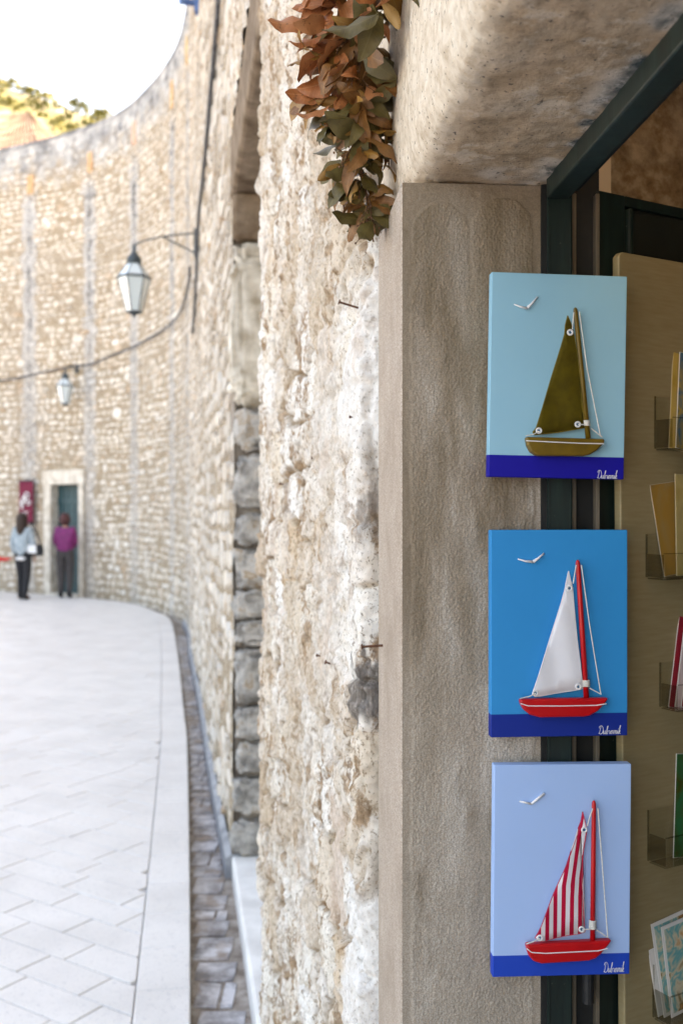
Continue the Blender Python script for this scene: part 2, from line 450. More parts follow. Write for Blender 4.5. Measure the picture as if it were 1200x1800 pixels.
# gutter
gs = np.linspace(float(np.interp(-1, KERB.p[:, 1], KERB.s)), float(np.interp(18.2, KERB.p[:, 1], KERB.s)), 90)
def wall_x(y):
    if y > 4.6: return float(np.interp(y, WALL.p[:, 1], WALL.p[:, 0]))
    return float(np.interp(y, [-5, 1.44, 1.76, 3.05, 4.6], [.55, .09, .05, -.244, -.494]))
gutv = []; guf = []
for i, s in enumerate(gs):
    p0 = kpt(s, -.002); wx = wall_x(p0.y)+.25
    for k in range(6):
        x = p0.x+(wx-p0.x)*k/5
        gutv.append((x, p0.y, -.096+.004*abs(k-1.5)))
for i in range(len(gs)-1):
    for k in range(5): guf.append((i*6+k, i*6+k+1, i*6+k+7, i*6+k+6))
gut = mobj('gutter', gutv, guf, M_MUD, smooth=True); gut['kind'] = 'structure'
y = 2.6
while y < 13.5:
    L = rng.uniform(.08, .24)
    sK = float(np.interp(y+L/2, KERB.p[:, 1], KERB.s)); x0 = kpt(sK, -.02).x; x1 = wall_x(y+L/2)-.035
    W = x1-x0
    if W > .05:
        parts = [(0, rng.uniform(.86, 1.02))]
        if rng.random() < .25: q = rng.uniform(.45, .62); parts = [(0, q), (q+.06, rng.uniform(.85, .98))]
        for a, b in parts:
            cx, cy = x0+W*(a+b)/2, y+L/2; n = 8; ring = []
            for ca, sa in ((-1, -1), (0, -1), (1, -1), (1, 0), (1, 1), (0, 1), (-1, 1), (-1, 0)):
                e_ = .97 if ca and sa else 1.0
                ring.append((cx+W*(b-a)/2*ca*e_*rng.uniform(.95, 1.02), cy+L*.5*sa*e_*rng.uniform(.92, 1.02)))
            v = [(px, py, -.13) for px, py in ring]+[(cx+(px-cx)*.98, cy+(py-cy)*.97, -.0885+rng.uniform(-.002, .002)) for px, py in ring]+[(cx+(px-cx)*.9, cy+(py-cy)*.85, -.0865) for px, py in ring]
            f = [tuple(range(16, 24))]+[(k, (k+1) % 8, 8+(k+1) % 8, 8+k) for k in range(8)]+[(8+k, 8+(k+1) % 8, 16+(k+1) % 8, 16+k) for k in range(8)]
            mobj('cobble', v, f, M_COB, gut)
    y += L+.004

# ------------------------------------------------------------------ THE TOWN WALL
wall = empty('town_wall', (-.5, 4.6, -.1))
tag(wall, 'tall curving old stone wall of pale rubble along the lane', 'wall')
def W_(v): return [tuple(Vector(q)-Vector((-.5, 4.6, -.1))) for q in v]
def wobj(name, v, f, mat, smooth=False, attrs=None, kind=None, parent=None):
    o = mobj(name, W_(v), f, mat, parent or wall, smooth, attrs)
    if kind: o['kind'] = kind
    return o
# far section: mortar sheet with the doorway left open
ds = .1
sg = np.unique(np.concatenate([np.arange(0, WALL.L, ds), [DOOR_S0, DOOR_S1]])); hg = np.unique(np.concatenate([np.arange(-.3, WTOP, .1), [DOOR_H, WTOP]]))
S, H = np.meshgrid(sg, hg, indexing='ij'); sf, hf = S.ravel(), H.ravel()
x, y, tx, ty = WALL.at(sf)
dsp = .02*fbm(np.stack([sf*2.2, hf*2.2, 0*sf], 1), 4, 3)+.012*fbm(np.stack([sf*9, hf*9, 0*sf], 1), 2, 5)
dsp = dsp*(1-sstep(8.6, 8.85, hf))
V = np.stack([x-ty*dsp, y+tx*dsp, hf], 1); nh = len(hg)
fc = []
for i in range(len(sg)-1):
    for k in range(nh-1):
        if DOOR_S0-1e-4 <= sg[i] and sg[i+1] <= DOOR_S1+1e-4 and hg[k+1] <= DOOR_H+1e-4: continue
        fc.append((i*nh+k, (i+1)*nh+k, (i+1)*nh+k+1, i*nh+k+1))
wobj('mortar_face', V, fc, M_MORTAR, True, {'sh': np.stack([sf, hf, 0*sf], 1)})
# back face and coping, so that the wall is a solid body
bk = []; fb = []
s9 = np.linspace(0, WALL.L, 120)
for i, s in enumerate(s9):
    bk += [wpt(s, WTOP, .012), wpt(s, WTOP+.05, .012), wpt(s, WTOP+.06, -1.3), wpt(s, -.3, -1.3), wpt(s, WTOP, -.02)]
for i in range(119):
    for k in range(3): fb.append((i*5+k, (i+1)*5+k, (i+1)*5+k+1, i*5+k+1))
    fb.append((i*5+4, (i+1)*5+4, (i+1)*5, i*5))
M_COPING = simple('grey_coping_render', (.14, .15, .17), (.44, .44, .45), .9, 3, .4, .006, kind='Position', spec=.2)
wobj('coping', bk, fb, M_COPING)
# rubble stones in courses
stones = []
h = -.2
while h < WTOP-.25:
    ch = rng.uniform(.07, .15)
    s = rng.uniform(0, .1)
    while s < WALL.L-3:
        w = rng.uniform(.07, .26)*(1.0 if rng.random() < .8 else 1.6)
        hh = ch*(rng.uniform(.72, 1.05) if rng.random() < .93 else 1.6)
        sc_, hc = s+w/2, h+ch/2+.03*math.sin(s*.9+h*2)+.015*math.sin(s*3.7+h*7)+rng.uniform(-.015, .015)
        s += w
        if rng.random() < .12: continue
        if DOOR_S0-.28 < sc_ < DOOR_S1+.28 and hc < DOOR_H+.34: continue
        stones.append((sc_, hc, w-.012, hh-.010))
    h += ch
def stone_geo(sc_, hc, w, hh):
    n = 8; o = rng.uniform(.004, .022); v = []; sh = []; r0 = rng.random(); ring = []
    for k in range(n):
        an = 2*math.pi*(k+.5)/n; ca, sa = math.cos(an), math.sin(an); q = (abs(ca)**5+abs(sa)**5)**-.2
        ring.append((w/2*ca*q*rng.uniform(.8, 1.03), hh/2*sa*q*rng.uniform(.8, 1.03)))
    tl, tv = rng.uniform(-.05, .05), rng.uniform(-.05, .05)
    for sc2, off in ((1.0, -.025), (.82, o)):
        for a, b in ring:
            p_ = wpt(sc_+a*sc2, hc+b*sc2, off+(a*tl+b*tv if off > 0 else 0)); v.append(p_)
            sh.append((sc_, hc, 0))
    f = [tuple(range(8, 16))]+[(k, (k+1) % 8, 8+(k+1) % 8, 8+k) for k in range(8)]
    return v, f, sh, [(r0, rng.random(), 0)]*16
def vis(q):
    p_ = wpt(q[0], q[1]); xx = 600+F*p_.x/p_.y; yy = 900-F*(p_.z-CAMH)/p_.y
    if xx < 5 or xx > 408 or yy < 5 or yy > 1790: return 0
    _, _, tx, ty = WALL.at(q[0]); n_ = Vector((-float(ty), float(tx), 0)); d = (Vector((0, 0, CAMH))-p_)
    return q[2]*q[3]*abs(n_.dot(d.normalized()))/d.length_squared*min(1, abs(n_.dot(d.normalized()))*4)
order = sorted(range(len(stones)), key=lambda i: -vis(stones[i])); big = set(order[:300])
sv, sf_, ssh, srn = [], [], [], []
for i, q in enumerate(stones):
    v, f, sh, rn = stone_geo(*q)
    if i in big: wobj('stone', v, f, M_STONE, False, {'sh': sh, 'rnd': rn})
    else:
        b = len(sv); sv += v; sf_ += [tuple(k+b for k in g) for g in f]; ssh += sh; srn += rn
wobj('rubble_stones', sv, sf_, M_STONE, False, {'sh': ssh, 'rnd': srn}, 'stuff')
# the narrow brick fillings under the coping
M_BRICK = simple('ochre_brick_filling', (.50, .31, .15), (.66, .44, .24), .9, 8, .4, .004, kind='Position', rand=.15)
M_BRICKR = simple('red_brick_filling', (.52, .30, .22), (.66, .44, .33), .9, 8, .4, .004, kind='Position')
for k, (px, y0, y1, w) in enumerate([(55, 308, 342, .17), (160, 268, 303, .15), (237, 214, 254, .15), (304, 143, 190, .16), (330, 66, 112, .2)]):
    s, ha = wh(px, y0); _, hb = wh(px, y1); m = MB()
    q = [wpt(s-w/2, hb, .03), wpt(s+w/2, hb, .03), wpt(s+w/2, ha, .03), wpt(s-w/2, ha, .03)]
    q += [wpt(s-w/2, hb, -.05), wpt(s+w/2, hb, -.05), wpt(s+w/2, ha, -.05), wpt(s-w/2, ha, -.05)]
    m.add(W_(q), [(0, 1, 2, 3), (4, 7, 6, 5), (0, 4, 5, 1), (1, 5, 6, 2), (2, 6, 7, 3), (3, 7, 4, 0)])
    m.build('brick_filling', M_BRICKR if k == 2 else M_BRICK, wall, bev=.012)

# near section of rubble and old plaster (from the shop jamb to the niche), then round the corner into the niche
nd = (A_-Vector((.045, 1.76))).normalized(); inn = Vector((nd.y, -nd.x))    # inward, away from the lane
npts = [Vector((.20, 1.748)), Vector((.10, 1.750)), Vector((.045, 1.76))+nd*.02]+[Vector((.045, 1.76)).lerp(A_, k/12) for k in range(1, 12)]
c0 = A_-nd*.025; c1 = A_+inn*.03
for k in range(6):
    a = k/5; npts.append(c0*(1-a)**2+2*a*(1-a)*A_+c1*a*a)
npts.append(A_+inn*.2); npts.append(A_+inn*.42)
NP = Path(npts)
def near_sheet(h0, h1, dh, dss, name):
    sg = np.arange(0, NP.L, dss); hg = np.append(np.arange(h0, h1, dh), h1); S, H = np.meshgrid(sg, hg, indexing='ij'); s, h = S.ravel(), H.ravel()
    x = np.interp(s, NP.s, NP.p[:, 0]); y = np.interp(s, NP.s, NP.p[:, 1]); e = .02
    tx = np.interp(s+e, NP.s, NP.p[:, 0])-np.interp(s-e, NP.s, NP.p[:, 0]); ty = np.interp(s+e, NP.s, NP.p[:, 1])-np.interp(s-e, NP.s, NP.p[:, 1])
    l = np.hypot(tx, ty); tx /= l; ty /= l
    q = np.stack([s, h, 0*s], 1)
    wp = np.stack([s*5.2+.45*fbm(q*7, 4, 11), h*7.6+.45*fbm(q*7, 4, 12)], 1)
    f1, f2, cid = worley(wp, 21)
    edge = sstep(.015, .16, f2-f1)
    plaster = sstep(-.02, .22, fbm(q*np.array([2.4, 1.7, 1]), 4, 31))
    rg = 1-np.abs(fbm(q*26, 4, 43))*2
    d = .018*(edge-.6)*(1-.6*plaster)+(cid-.5)*.016*(1-.7*plaster)+.010*fbm(q*22, 4, 41)+.009*(rg-.5)+.006*fbm(q*75, 3, 51)+.010*fbm(q*4, 2, 61)+.006*plaster
    pit = sstep(.30, .55, fbm(q*np.array([30, 24, 1]), 3, 71)); d -= .012*pit
    fade = sstep(.13, .16, s); d = d*fade-.004*(1-fade)
    sp_ = s-.155; wb_ = .03*fbm(q*14, 4, 81)
    lim = np.where(h > 1.83, .17*(2.03-h)/.20, .17)
    wht = sstep(.02, -.01, sp_-lim+wb_)*sstep(1.70, 1.76, h+wb_*1.5)*sstep(2.05, 2.0, h)
    wht = np.maximum(wht, sstep(.03, -.01, sp_-.10+wb_*2)*sstep(.98, .90, h+wb_*2))
    wht = np.maximum(wht, .45*sstep(.24, .36, fbm(q*np.array([4.2, 2.6, 1])+5, 5, 91, .65)))
    tan_ = sstep(.012, -.012, np.abs(sp_-.21+wb_)-.06)*sstep(.76, .80, h+wb_)*sstep(1.04, 1.0, h+wb_)
    tan_ = np.maximum(tan_, .6*sstep(.28, .36, fbm(q*np.array([6, 3, 1])+9, 5, 95, .65)))
    sm_ = np.clip(wht+tan_, 0, 1); d = d*(1-.45*sm_)+.005*sm_*wht
    V = np.stack([x-ty*d, y+tx*d, h], 1)
    mort = np.clip((1-edge)*(1-plaster)+.5*pit, 0, 1)
    # weathered dark timber let into the wall beside the jamb
    dark = .85*sstep(.24, .20, s+.06*fbm(q*np.array([60, 18, 1]), 3, 6))*sstep(1.22, 1.25, h+.07*fbm(q*np.array([80, 20, 1]), 3, 3))*sstep(1.35, 1.32, h+.07*fbm(q*np.array([80, 20, 1]), 3, 4))
    dark = np.maximum(dark, .4*sstep(.195, .175, s+.02*vnoise(q*35, 7))*sstep(1.53, 1.56, h)*sstep(1.66, 1.62, h+.03*vnoise(q*50, 8)))
    nhh = len(hg); ii = (np.arange(len(sg)-1)[:, None]*nhh+np.arange(nhh-1)[None, :]).ravel()
    f = np.stack([ii, ii+nhh, ii+nhh+1, ii+1], 1)
    pat = np.stack([wht, tan_, 0*s], 1)
    me = bpy.data.meshes.new(name); V = V-np.array([-.5, 4.6, -.1])
    me.vertices.add(len(V)); me.vertices.foreach_set('co', V.astype(np.float32).ravel())
    me.loops.add(len(f)*4); me.loops.foreach_set('vertex_index', f.astype(np.int32).ravel())
    me.polygons.add(len(f)); me.polygons.foreach_set('loop_start', np.arange(0, len(f)*4, 4, dtype=np.int32))
    me.update(calc_edges=True); me.polygons.foreach_set('use_smooth', np.ones(len(f), dtype=bool))
    at = me.attributes.new('rnd', 'FLOAT_VECTOR', 'POINT'); at.data.foreach_set('vector', np.stack([cid, mort*(1-sm_), dark], 1).astype(np.float32).ravel())
    at = me.attributes.new('pat', 'FLOAT_VECTOR', 'POINT'); at.data.foreach_set('vector', pat.astype(np.float32).ravel())
    me.materials.append(M_NEAR); return link(bpy.data.objects.new(name, me), wall)
near_sheet(-.3, .0, .05, .02, 'rubble_face')
near_sheet(.0, 3.3, .0042, .0036, 'rubble_face')
near_sheet(3.3, WTOP, .06, .03, 'rubble_face')

# the niche between the two sections
NH = 3.07
fd = (B_-A_).normalized(); fin = Vector((fd.y, -fd.x))
def quadobj(name, pts, mat, thick=None): return wobj(name, pts, [tuple(range(len(pts)))], mat)
def slabbox(name, a, b, z0, z1, o0, o1, mat, bev=.01):     # along a-b, from offset o0 to o1 inwards
    d = (b-a).normalized(); i = Vector((d.y, -d.x)); q = []
    for z in (z0, z1):
        for p_, o in ((a, o0), (b, o0), (b, o1), (a, o1)):
            w = p_+i*o; q.append((w.x, w.y, z))
    ob = wobj(name, q, [(3, 2, 1, 0), (4, 5, 6, 7), (0, 1, 5, 4), (1, 2, 6, 5), (2, 3, 7, 6), (3, 0, 4, 7)], mat)
    if bev: bevel(ob, bev)
    return ob
slabbox('niche_lintel', A_-fd*.01, B_+fd*.12, NH, NH+.30, -.014, .5, M_SOFFITDARK, .02)
# rubble over the niche
sg = np.arange(0, (B_-A_).length+.03, .02); hg = np.arange(NH+.25, WTOP+.01, .03)
S, H = np.meshgrid(sg, hg, indexing='ij'); s, h = S.ravel(), H.ravel(); q = np.stack([s+3, h, 0*s], 1)
f1, f2, cid = worley(np.stack([q[:, 0]*6, q[:, 1]*8.5], 1), 5)
d = .02*sstep(.02, .3, f2-f1)+.012*fbm(q*20, 4, 3)+.002
V = np.stack([A_.x+fd.x*s-fin.x*d, A_.y+fd.y*s-fin.y*d, h], 1); nhh = len(hg)
ii = (np.arange(len(sg)-1)[:, None]*nhh+np.arange(nhh-1)[None, :]).ravel()
wobj('rubble_face', V, np.stack([ii, ii+nhh, ii+nhh+1, ii+1], 1).tolist(), M_NEAR, True, {'rnd': np.stack([cid, 1-sstep(.02, .3, f2-f1), 0*s], 1)})
slabbox('wall_core_filler', A_-fd*.06, B_+fd*.5, NH+.2, WTOP, .05, 1.1, M_MORTAR, 0)  # unseen filler slabs, added behind the rubble to stop sun leaking through
slabbox('wall_core_filler', Vector((.10, 1.80)), A_-fd*.02, -.3, WTOP, .07, .6, M_MORTAR, 0)
slabbox('niche_back', A_-fd*.05, B_+fd*.05, -.3, NH+.3, .42, .9, M_WHITEPL, 0)
slabbox('niche_sill', A_-fd*.02, B_+fd*.0, -.3, .012, -.012, .45, simple('white_sill_stone', (.66, .65, .63), (.84, .83, .81), .6, 7, .2, .003, kind='Position'), .012)
# far reveal: backing, white render, quoin stones one by one
rv = slabbox('niche_reveal', B_+fd*.03, B_+fd*.5, -.3, NH, .0, .5, M_MUD, 0)
def blob_stone(name, c, size, mat, parent, sub=2, pw=.35, amp=.012, seed=0):
    bm = bmesh.new(); bmesh.ops.create_icosphere(bm, subdivisions=sub, radius=1)
    P_ = np.array([tuple(v.co) for v in bm.verts])
    n = np.sign(P_)*np.abs(P_)**pw; n = n/np.max(np.abs(n), axis=0)
    W = n*np.array(size)/2; W = W+P_*amp*fbm(W*38+seed*3.7, 4, seed, .6)[:, None]
    for v, q in zip(bm.verts, W): v.co = q
    me = bpy.data.meshes.new(name); bm.to_mesh(me); bm.free(); me.materials.append(mat)
    me.polygons.foreach_set('use_smooth', [True]*len(me.polygons))
    o = link(bpy.data.objects.new(name, me), parent); o.location = Vector(c); return o
ys = [715, 795, 900, 962, 1034, 1088, 1135, 1240, 1302, 1362, 1436, 1510]
ang = math.atan2(fd.y, fd.x)-math.pi/2
for k in range(len(ys)-1):
    z1, z0 = (CAMH+(900-yy)/F*4.6 for yy in (ys[k], ys[k+1]))
    c = B_+fd*.03+fin*.125; ox = rng.uniform(-.008, .008)
    o = blob_stone('quoin_stone', Vector((c.x+ox, c.y, (z0+z1)/2))-Vector((-.5, 4.6, -.1)), (.25+rng.uniform(-.015, .01), .14, (z1-z0)*rng.uniform(.82, .94)), M_QUOIN, wall, 4, .40, .045, k)
    o.rotation_euler = (rng.uniform(-.05, .05), 0, ang)
za, zb = (CAMH+(900-yy)/F*4.6 for yy in (432, 712))
o = blob_stone('render_patch', Vector(((B_+fd*.03+fin*.13).x, (B_+fd*.03).y, (za+zb)/2))-Vector((-.5, 4.6, -.1)), (.27, .12, abs(za-zb)), M_WHITEPL, wall, 5, .25, .05, 90); o.rotation_euler = (0, 0, ang)
zc = CAMH+(900-425)/F*4.6
o = blob_stone('quoin_stone', Vector(((B_+fd*.03+fin*.13).x, (B_+fd*.03).y, (zc+NH)/2))-Vector((-.5, 4.6, -.1)), (.27, .12, NH-zc), M_SOFFITDARK, wall, 3, .25, .02, 95); o.rotation_euler = (0, 0, ang)
# pale smooth skirting along the foot of the wall
sk = []; sfk = []
for i, s in enumerate(np.linspace(0, s_px(325), 60)):
    sk += [wpt(s, .02, .012), wpt(s, .0, .04), wpt(s, -.12, .045), wpt(s, -.12, -.03), wpt(s, .02, -.03)]
for i in range(59):
    for k in range(4): sfk.append((i*5+k, (i+1)*5+k, (i+1)*5+k+1, i*5+k+1))
sfk += [(4, 3, 2, 1, 0)]
wobj('skirting', sk, sfk, simple('grey_skirting_render', (.20, .21, .23), (.36, .37, .39), .7, 9, .3, .004, kind='Position'))

# far doorway: stone surround (part of the wall) and the teal door
M_SURR = simple('door_surround_stone', (.50, .44, .36), (.74, .69, .61), .85, 7, .4, .006, kind='Position', spec=.2)
def wbox(name, s0, s1, h0, h1, o0, o1, mat, parent, bev=.012, org=Vector((-.5, 4.6, -.1))):
    q = [wpt(s_, h_, o_)-org for h_ in (h0, h1) for s_, o_ in ((s0, o0), (s1, o0), (s1, o1), (s0, o1))]
    m = MB(); m.add(q, [(3, 2, 1, 0), (4, 5, 6, 7), (0, 1, 5, 4), (1, 2, 6, 5), (2, 3, 7, 6), (3, 0, 4, 7)])
    return m.build(name, mat, parent, bev=bev)
d0, d1 = DOOR_S0, DOOR_S1
for a, b in ((d0-.13, d0), (d1, d1+.19)):
    for z0, z1 in ((-.05, .72), (.725, 1.38), (1.385, DOOR_H)):
        wbox('door_jamb_stone', a, b, z0, z1, .05, -.40, M_SURR, wall)
wbox('door_lintel', d0-.16, d1+.22, DOOR_H, DOOR_H+.28, .055, -.40, M_SURR, wall)
M_TEAL = simple('teal_door_paint', (.012, .05, .062), (.02, .075, .088), .5, 9, .2, kind='Position')
org = wpt((d0+d1)/2, 0, -.3)
fdoor = empty('plank_door', org); tag(fdoor, 'dark teal wooden door in pale stone surround behind the walkers', 'door')
nb = 5
for k in range(nb):
    a = d0+(d1-d0)*k/nb; b = d0+(d1-d0)*(k+1)/nb
    wbox('plank', a+.004, b-.004, .03, DOOR_H-.01, -.15, -.19, M_TEAL, fdoor, .006, org)
wbox('backing', d0, d1, .02, DOOR_H, -.192, -.24, M_TEAL, fdoor, 0, org)
for hh in (.3, 1.0, 1.75): wbox('cross_rail', d0+.01, d1-.01, hh, hh+.12, -.13, -.149, M_TEAL, fdoor, .005, org)
M_IRON = simple('dark_iron', (.02, .022, .025), (.05, .048, .045), .55, 30, .2, metal=.6)
wbox('handle', d0+.09, d0+.12, .98, 1.14, -.105, -.129, M_IRON, fdoor, .004, org)
wbox('door_step', d0-.05, d1+.05, -.1, .028, .12, -.4, M_SURR, wall)
bpy.context.view_layer.update()

# ------------------------------------------------------------------ THE SHOP DOORWAY
O_ = Vector((.0864, 1.44, 0)); ta = R(4.0)
ru = Vector((math.cos(ta), math.sin(ta), 0)); rw = Vector((math.sin(ta), -math.cos(ta), 0)); UP = Vector((0, 0, 1))
DM = Matrix((( ru.x, rw.x, 0, O_.x), (ru.y, rw.y, 0, O_.y), (0, 0, 1, 0), (0, 0, 0, 1)))
shop = empty('shop_doorway'); shop.matrix_world = Matrix(((ru.x, -rw.x, 0, O_.x), (ru.y, -rw.y, 0, O_.y), (0, 0, 1, 0), (0, 0, 0, 1)))
# shop-local: x = inwards (u), y = away along the wall (-w), z = up
tag(shop, 'stone shop doorway with rough cast reveal and dark green timber frame', 'doorway')
SOF = CAMH+.478
def jamb_mat():
    m, t, b = newmat('jamb_sandstone'); pos = coords(t, kind='Position')
    n = noise(t, pos, 7, 8, .7); g = noise(t, pos, 300, 3, .8)
    c = ramp(t, n, [(.3, (.34, .27, .21)), (.5, (.46, .38, .31)), (.7, (.54, .46, .39))])
    c = mixc(t, math_(t, 'MULTIPLY', ramp(t, g, [(.45, (0, 0, 0)), (.56, (1, 1, 1))]), .7), c, (.24, .185, .145))
    t.links.new(c, b.inputs['Base Color']); b.inputs['Roughness'].default_value = .92; b.inputs['Specular IOR Level'].default_value = .15
    bump(t, b, g, .5, .0015); return m
M_JAMB = jamb_mat()
def reveal_mat():
    m, t, b = newmat('rough_cast'); pos = coords(t, kind='Position')
    n = noise(t, coords(t, (1, 1, .16), 'Position'), 15, 6, .6, .4); g = noise(t, pos, 330, 3, .7)
    c = ramp(t, n, [(.30, (.17, .125, .08)), (.44, (.30, .24, .175)), (.54, (.41, .345, .275)), (.64, (.62, .565, .50))])
    sep = N(t, 'ShaderNodeSeparateXYZ'); t.links.new(pos, sep.inputs[0])
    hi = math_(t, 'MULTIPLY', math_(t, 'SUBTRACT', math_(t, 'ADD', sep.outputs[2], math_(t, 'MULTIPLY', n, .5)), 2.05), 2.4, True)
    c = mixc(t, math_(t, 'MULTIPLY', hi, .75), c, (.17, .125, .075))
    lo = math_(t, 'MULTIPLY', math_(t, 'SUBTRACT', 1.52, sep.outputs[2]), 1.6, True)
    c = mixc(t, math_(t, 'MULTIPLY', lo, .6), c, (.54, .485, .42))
    a = t.nodes.new('ShaderNodeAttribute'); a.attribute_name = 'rnd'; sp = N(t, 'ShaderNodeSeparateXYZ'); t.links.new(a.outputs['Vector'], sp.inputs[0])
    c = mixc(t, math_(t, 'MULTIPLY', sp.outputs[0], .35), c, (.35, .285, .22))
    g2 = noise(t, pos, 520, 2, .6)
    c = mixc(t, math_(t, 'MULTIPLY', ramp(t, g2, [(.42, (0, 0, 0)), (.58, (1, 1, 1))]), .4), c, (.16, .115, .075))
    c = mixc(t, math_(t, 'MULTIPLY', ramp(t, noise(t, coords(t, (1, 1, .3), 'Position'), 9, 6, .7), [(.53, (0, 0, 0)), (.64, (1, 1, 1))]), .5), c, (.15, .105, .06))
    t.links.new(c, b.inputs['Base Color']); b.inputs['Roughness'].default_value = .95; b.inputs['Specular IOR Level'].default_value = .1
    bump(t, b, g, .2, .001); return m
M_REVEAL = reveal_mat()
def lintel_mat():
    m, t, b = newmat('lintel_plaster'); pos = coords(t, kind='Position')
    n = noise(t, pos, 13, 7, .65, .3); n2 = noise(t, pos, 45, 6, .7); g = noise(t, pos, 260, 3, .7)
    c = ramp(t, n, [(.30, (.26, .18, .105)), (.44, (.41, .29, .185)), (.56, (.51, .375, .255)), (.70, (.60, .47, .345))])
    c = mixc(t, math_(t, 'MULTIPLY', ramp(t, n2, [(.53, (0, 0, 0)), (.66, (1, 1, 1))]), .5), c, (.15, .10, .06))
    c = mixc(t, math_(t, 'MULTIPLY', ramp(t, noise(t, pos, 20, 6, .7), [(.55, (0, 0, 0)), (.63, (1, 1, 1))]), .6), c, (.68, .57, .45))
    a = t.nodes.new('ShaderNodeAttribute'); a.attribute_name = 'rnd'; sp = N(t, 'ShaderNodeSeparateXYZ'); t.links.new(a.outputs['Vector'], sp.inputs[0])
    c = mixc(t, sp.outputs[0], c, ramp(t, n2, [(.3, (.46, .36, .26)), (.55, (.66, .57, .46)), (.75, (.74, .68, .58))]))
    c = mixc(t, sp.outputs[1], c, (.62, .54, .46))
    c = mixc(t, sp.outputs[2], c, ramp(t, n2, [(.40, (.05, .065, .065)), (.52, (.20, .20, .18)), (.60, (.55, .50, .45))]))
    sk = ramp(t, noise(t, coords(t, (1, 1, 1), 'Position'), 170, 2, .5), [(.66, (0, 0, 0)), (.70, (1, 1, 1))])
    c = mixc(t, math_(t, 'MULTIPLY', sk, .8), c, (.06, .05, .05))
    t.links.new(c, b.inputs['Base Color']); b.inputs['Roughness'].default_value = .9; b.inputs['Specular IOR Level'].default_value = .15
    bump(t, b, math_(t, 'ADD', n2, math_(t, 'MULTIPLY', g, .4)), .55, .005); return m
M_LINTEL = lintel_mat()
# jamb block (front face towards the lane), with small chamfer
m = MB(); m.box((.11, .155, (SOF-.3)/2), (.22, .31, SOF+.3)); m.build('jamb', M_JAMB, shop, bev=.004, seg=3)
# the reveal face: smooth margins and two rough-cast fields with rounded heads
us = np.arange(.0015, .2145, .0010); vsr = np.arange(.80, SOF-.001, .0011)
U, Vv = np.meshgrid(us, vsr, indexing='ij'); u, v = U.ravel(), Vv.ravel(); q = np.stack([u, v, 0*u], 1)
wb = .0035*fbm(q*60, 3, 3)
def field(u0, u1, vt, r):
    cx, hw = (u0+u1)/2, (u1-u0)/2
    ax = np.abs(u-cx+wb)-hw; top = v-vt+wb
    qx = np.maximum(np.abs(u-cx+wb)-(hw-r), 0); qy = np.maximum(top+r, 0)
    return np.where((qx > 0) & (qy > 0), np.hypot(qx, qy)-r, np.maximum(ax, top))
dA = field(.016, .1005, SOF-.030, .04); dB = field(.103, .193, SOF-.022, .042)
ins = np.maximum(sstep(.001, -.004, dA), sstep(.001, -.004, dB))
ins = np.maximum(ins, sstep(.012, .018, u+wb)*sstep(.196, .190, u+wb)*sstep(SOF-.07, SOF-.22, v+.05*vnoise(q*22, 12)))
lip = np.exp(-(np.minimum(np.abs(dA), np.abs(dB))/.0022)**2)*sstep(-.3, .6, vnoise(q*25, 9))*np.where(np.abs(u-.102) < .02, sstep(SOF-.22, SOF-.10, v), 1)
g2r = _hash(np.floor(u/.0024).astype(np.int64), np.floor(v/.0024).astype(np.int64), np.zeros(len(u), dtype=np.int64), 5)
gf1, gf2, gid = worley(np.stack([u*270, v*270], 1), 33)
rel = ins*(.0004+.0003*fbm(q*90, 2, 7)+.0014*(1-np.minimum(gf1*1.3, 1))*(.35+.65*gid))+.0005*lip+.0012*fbm(q*30, 3, 5)+(1-ins)*.0004*fbm(q*200, 2, 6)
Vx = np.stack([u, -.0015-rel*1.15, v], 1); nv = len(vsr)
ii = (np.arange(len(us)-1)[:, None]*nv+np.arange(nv-1)[None, :]).ravel(); ff = np.stack([ii, ii+nv, ii+nv+1, ii+1], 1)
def grid_obj(name, V, f, mat, parent, rnd=None, smooth=True):
    me = bpy.data.meshes.new(name)
    me.vertices.add(len(V)); me.vertices.foreach_set('co', V.astype(np.float32).ravel())
    me.loops.add(len(f)*4); me.loops.foreach_set('vertex_index', f.astype(np.int32).ravel())
    me.polygons.add(len(f)); me.polygons.foreach_set('loop_start', np.arange(0, len(f)*4, 4, dtype=np.int32))
    me.update(calc_edges=True); me.polygons.foreach_set('use_smooth', np.ones(len(f), dtype=bool) if smooth else np.zeros(len(f), dtype=bool))
    if rnd is not None:
        at = me.attributes.new('rnd', 'FLOAT_VECTOR', 'POINT'); at.data.foreach_set('vector', rnd.astype(np.float32).ravel())
    me.materials.append(mat); return link(bpy.data.objects.new(name, me), parent)
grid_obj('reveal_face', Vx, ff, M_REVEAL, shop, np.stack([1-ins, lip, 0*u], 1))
# lintel: front face, worn round edge, soffit; swept along the opening
prof = [(-.004, 3.3), (-.004, 2.7), (-.003, 2.5), (.0, 2.35), (.004, 2.25), (.005, SOF+.09), (.007, SOF+.05), (.012, SOF+.026), (.022, SOF+.010), (.036, SOF+.003), (.055, SOF)]
prof += [(.055+.165*k/14, SOF) for k in range(1, 15)]
PP = Path(prof); ss = np.concatenate([np.arange(0, .95, .02), np.arange(.95, PP.L, .0045)]); ws = np.arange(-1.35, .312, .0045)
S, Wd = np.meshgrid(ss, ws, indexing='ij'); s_, w_ = S.ravel(), Wd.ravel()
uu = np.interp(s_, PP.s, PP.p[:, 0]); vv = np.interp(s_, PP.s, PP.p[:, 1])
tu = np.interp(s_+.01, PP.s, PP.p[:, 0])-np.interp(s_-.01, PP.s, PP.p[:, 0]); tv = np.interp(s_+.01, PP.s, PP.p[:, 1])-np.interp(s_-.01, PP.s, PP.p[:, 1])
l = np.hypot(tu, tv)+1e-9; tu, tv = tu/l, tv/l
q = np.stack([uu, w_, vv], 1)
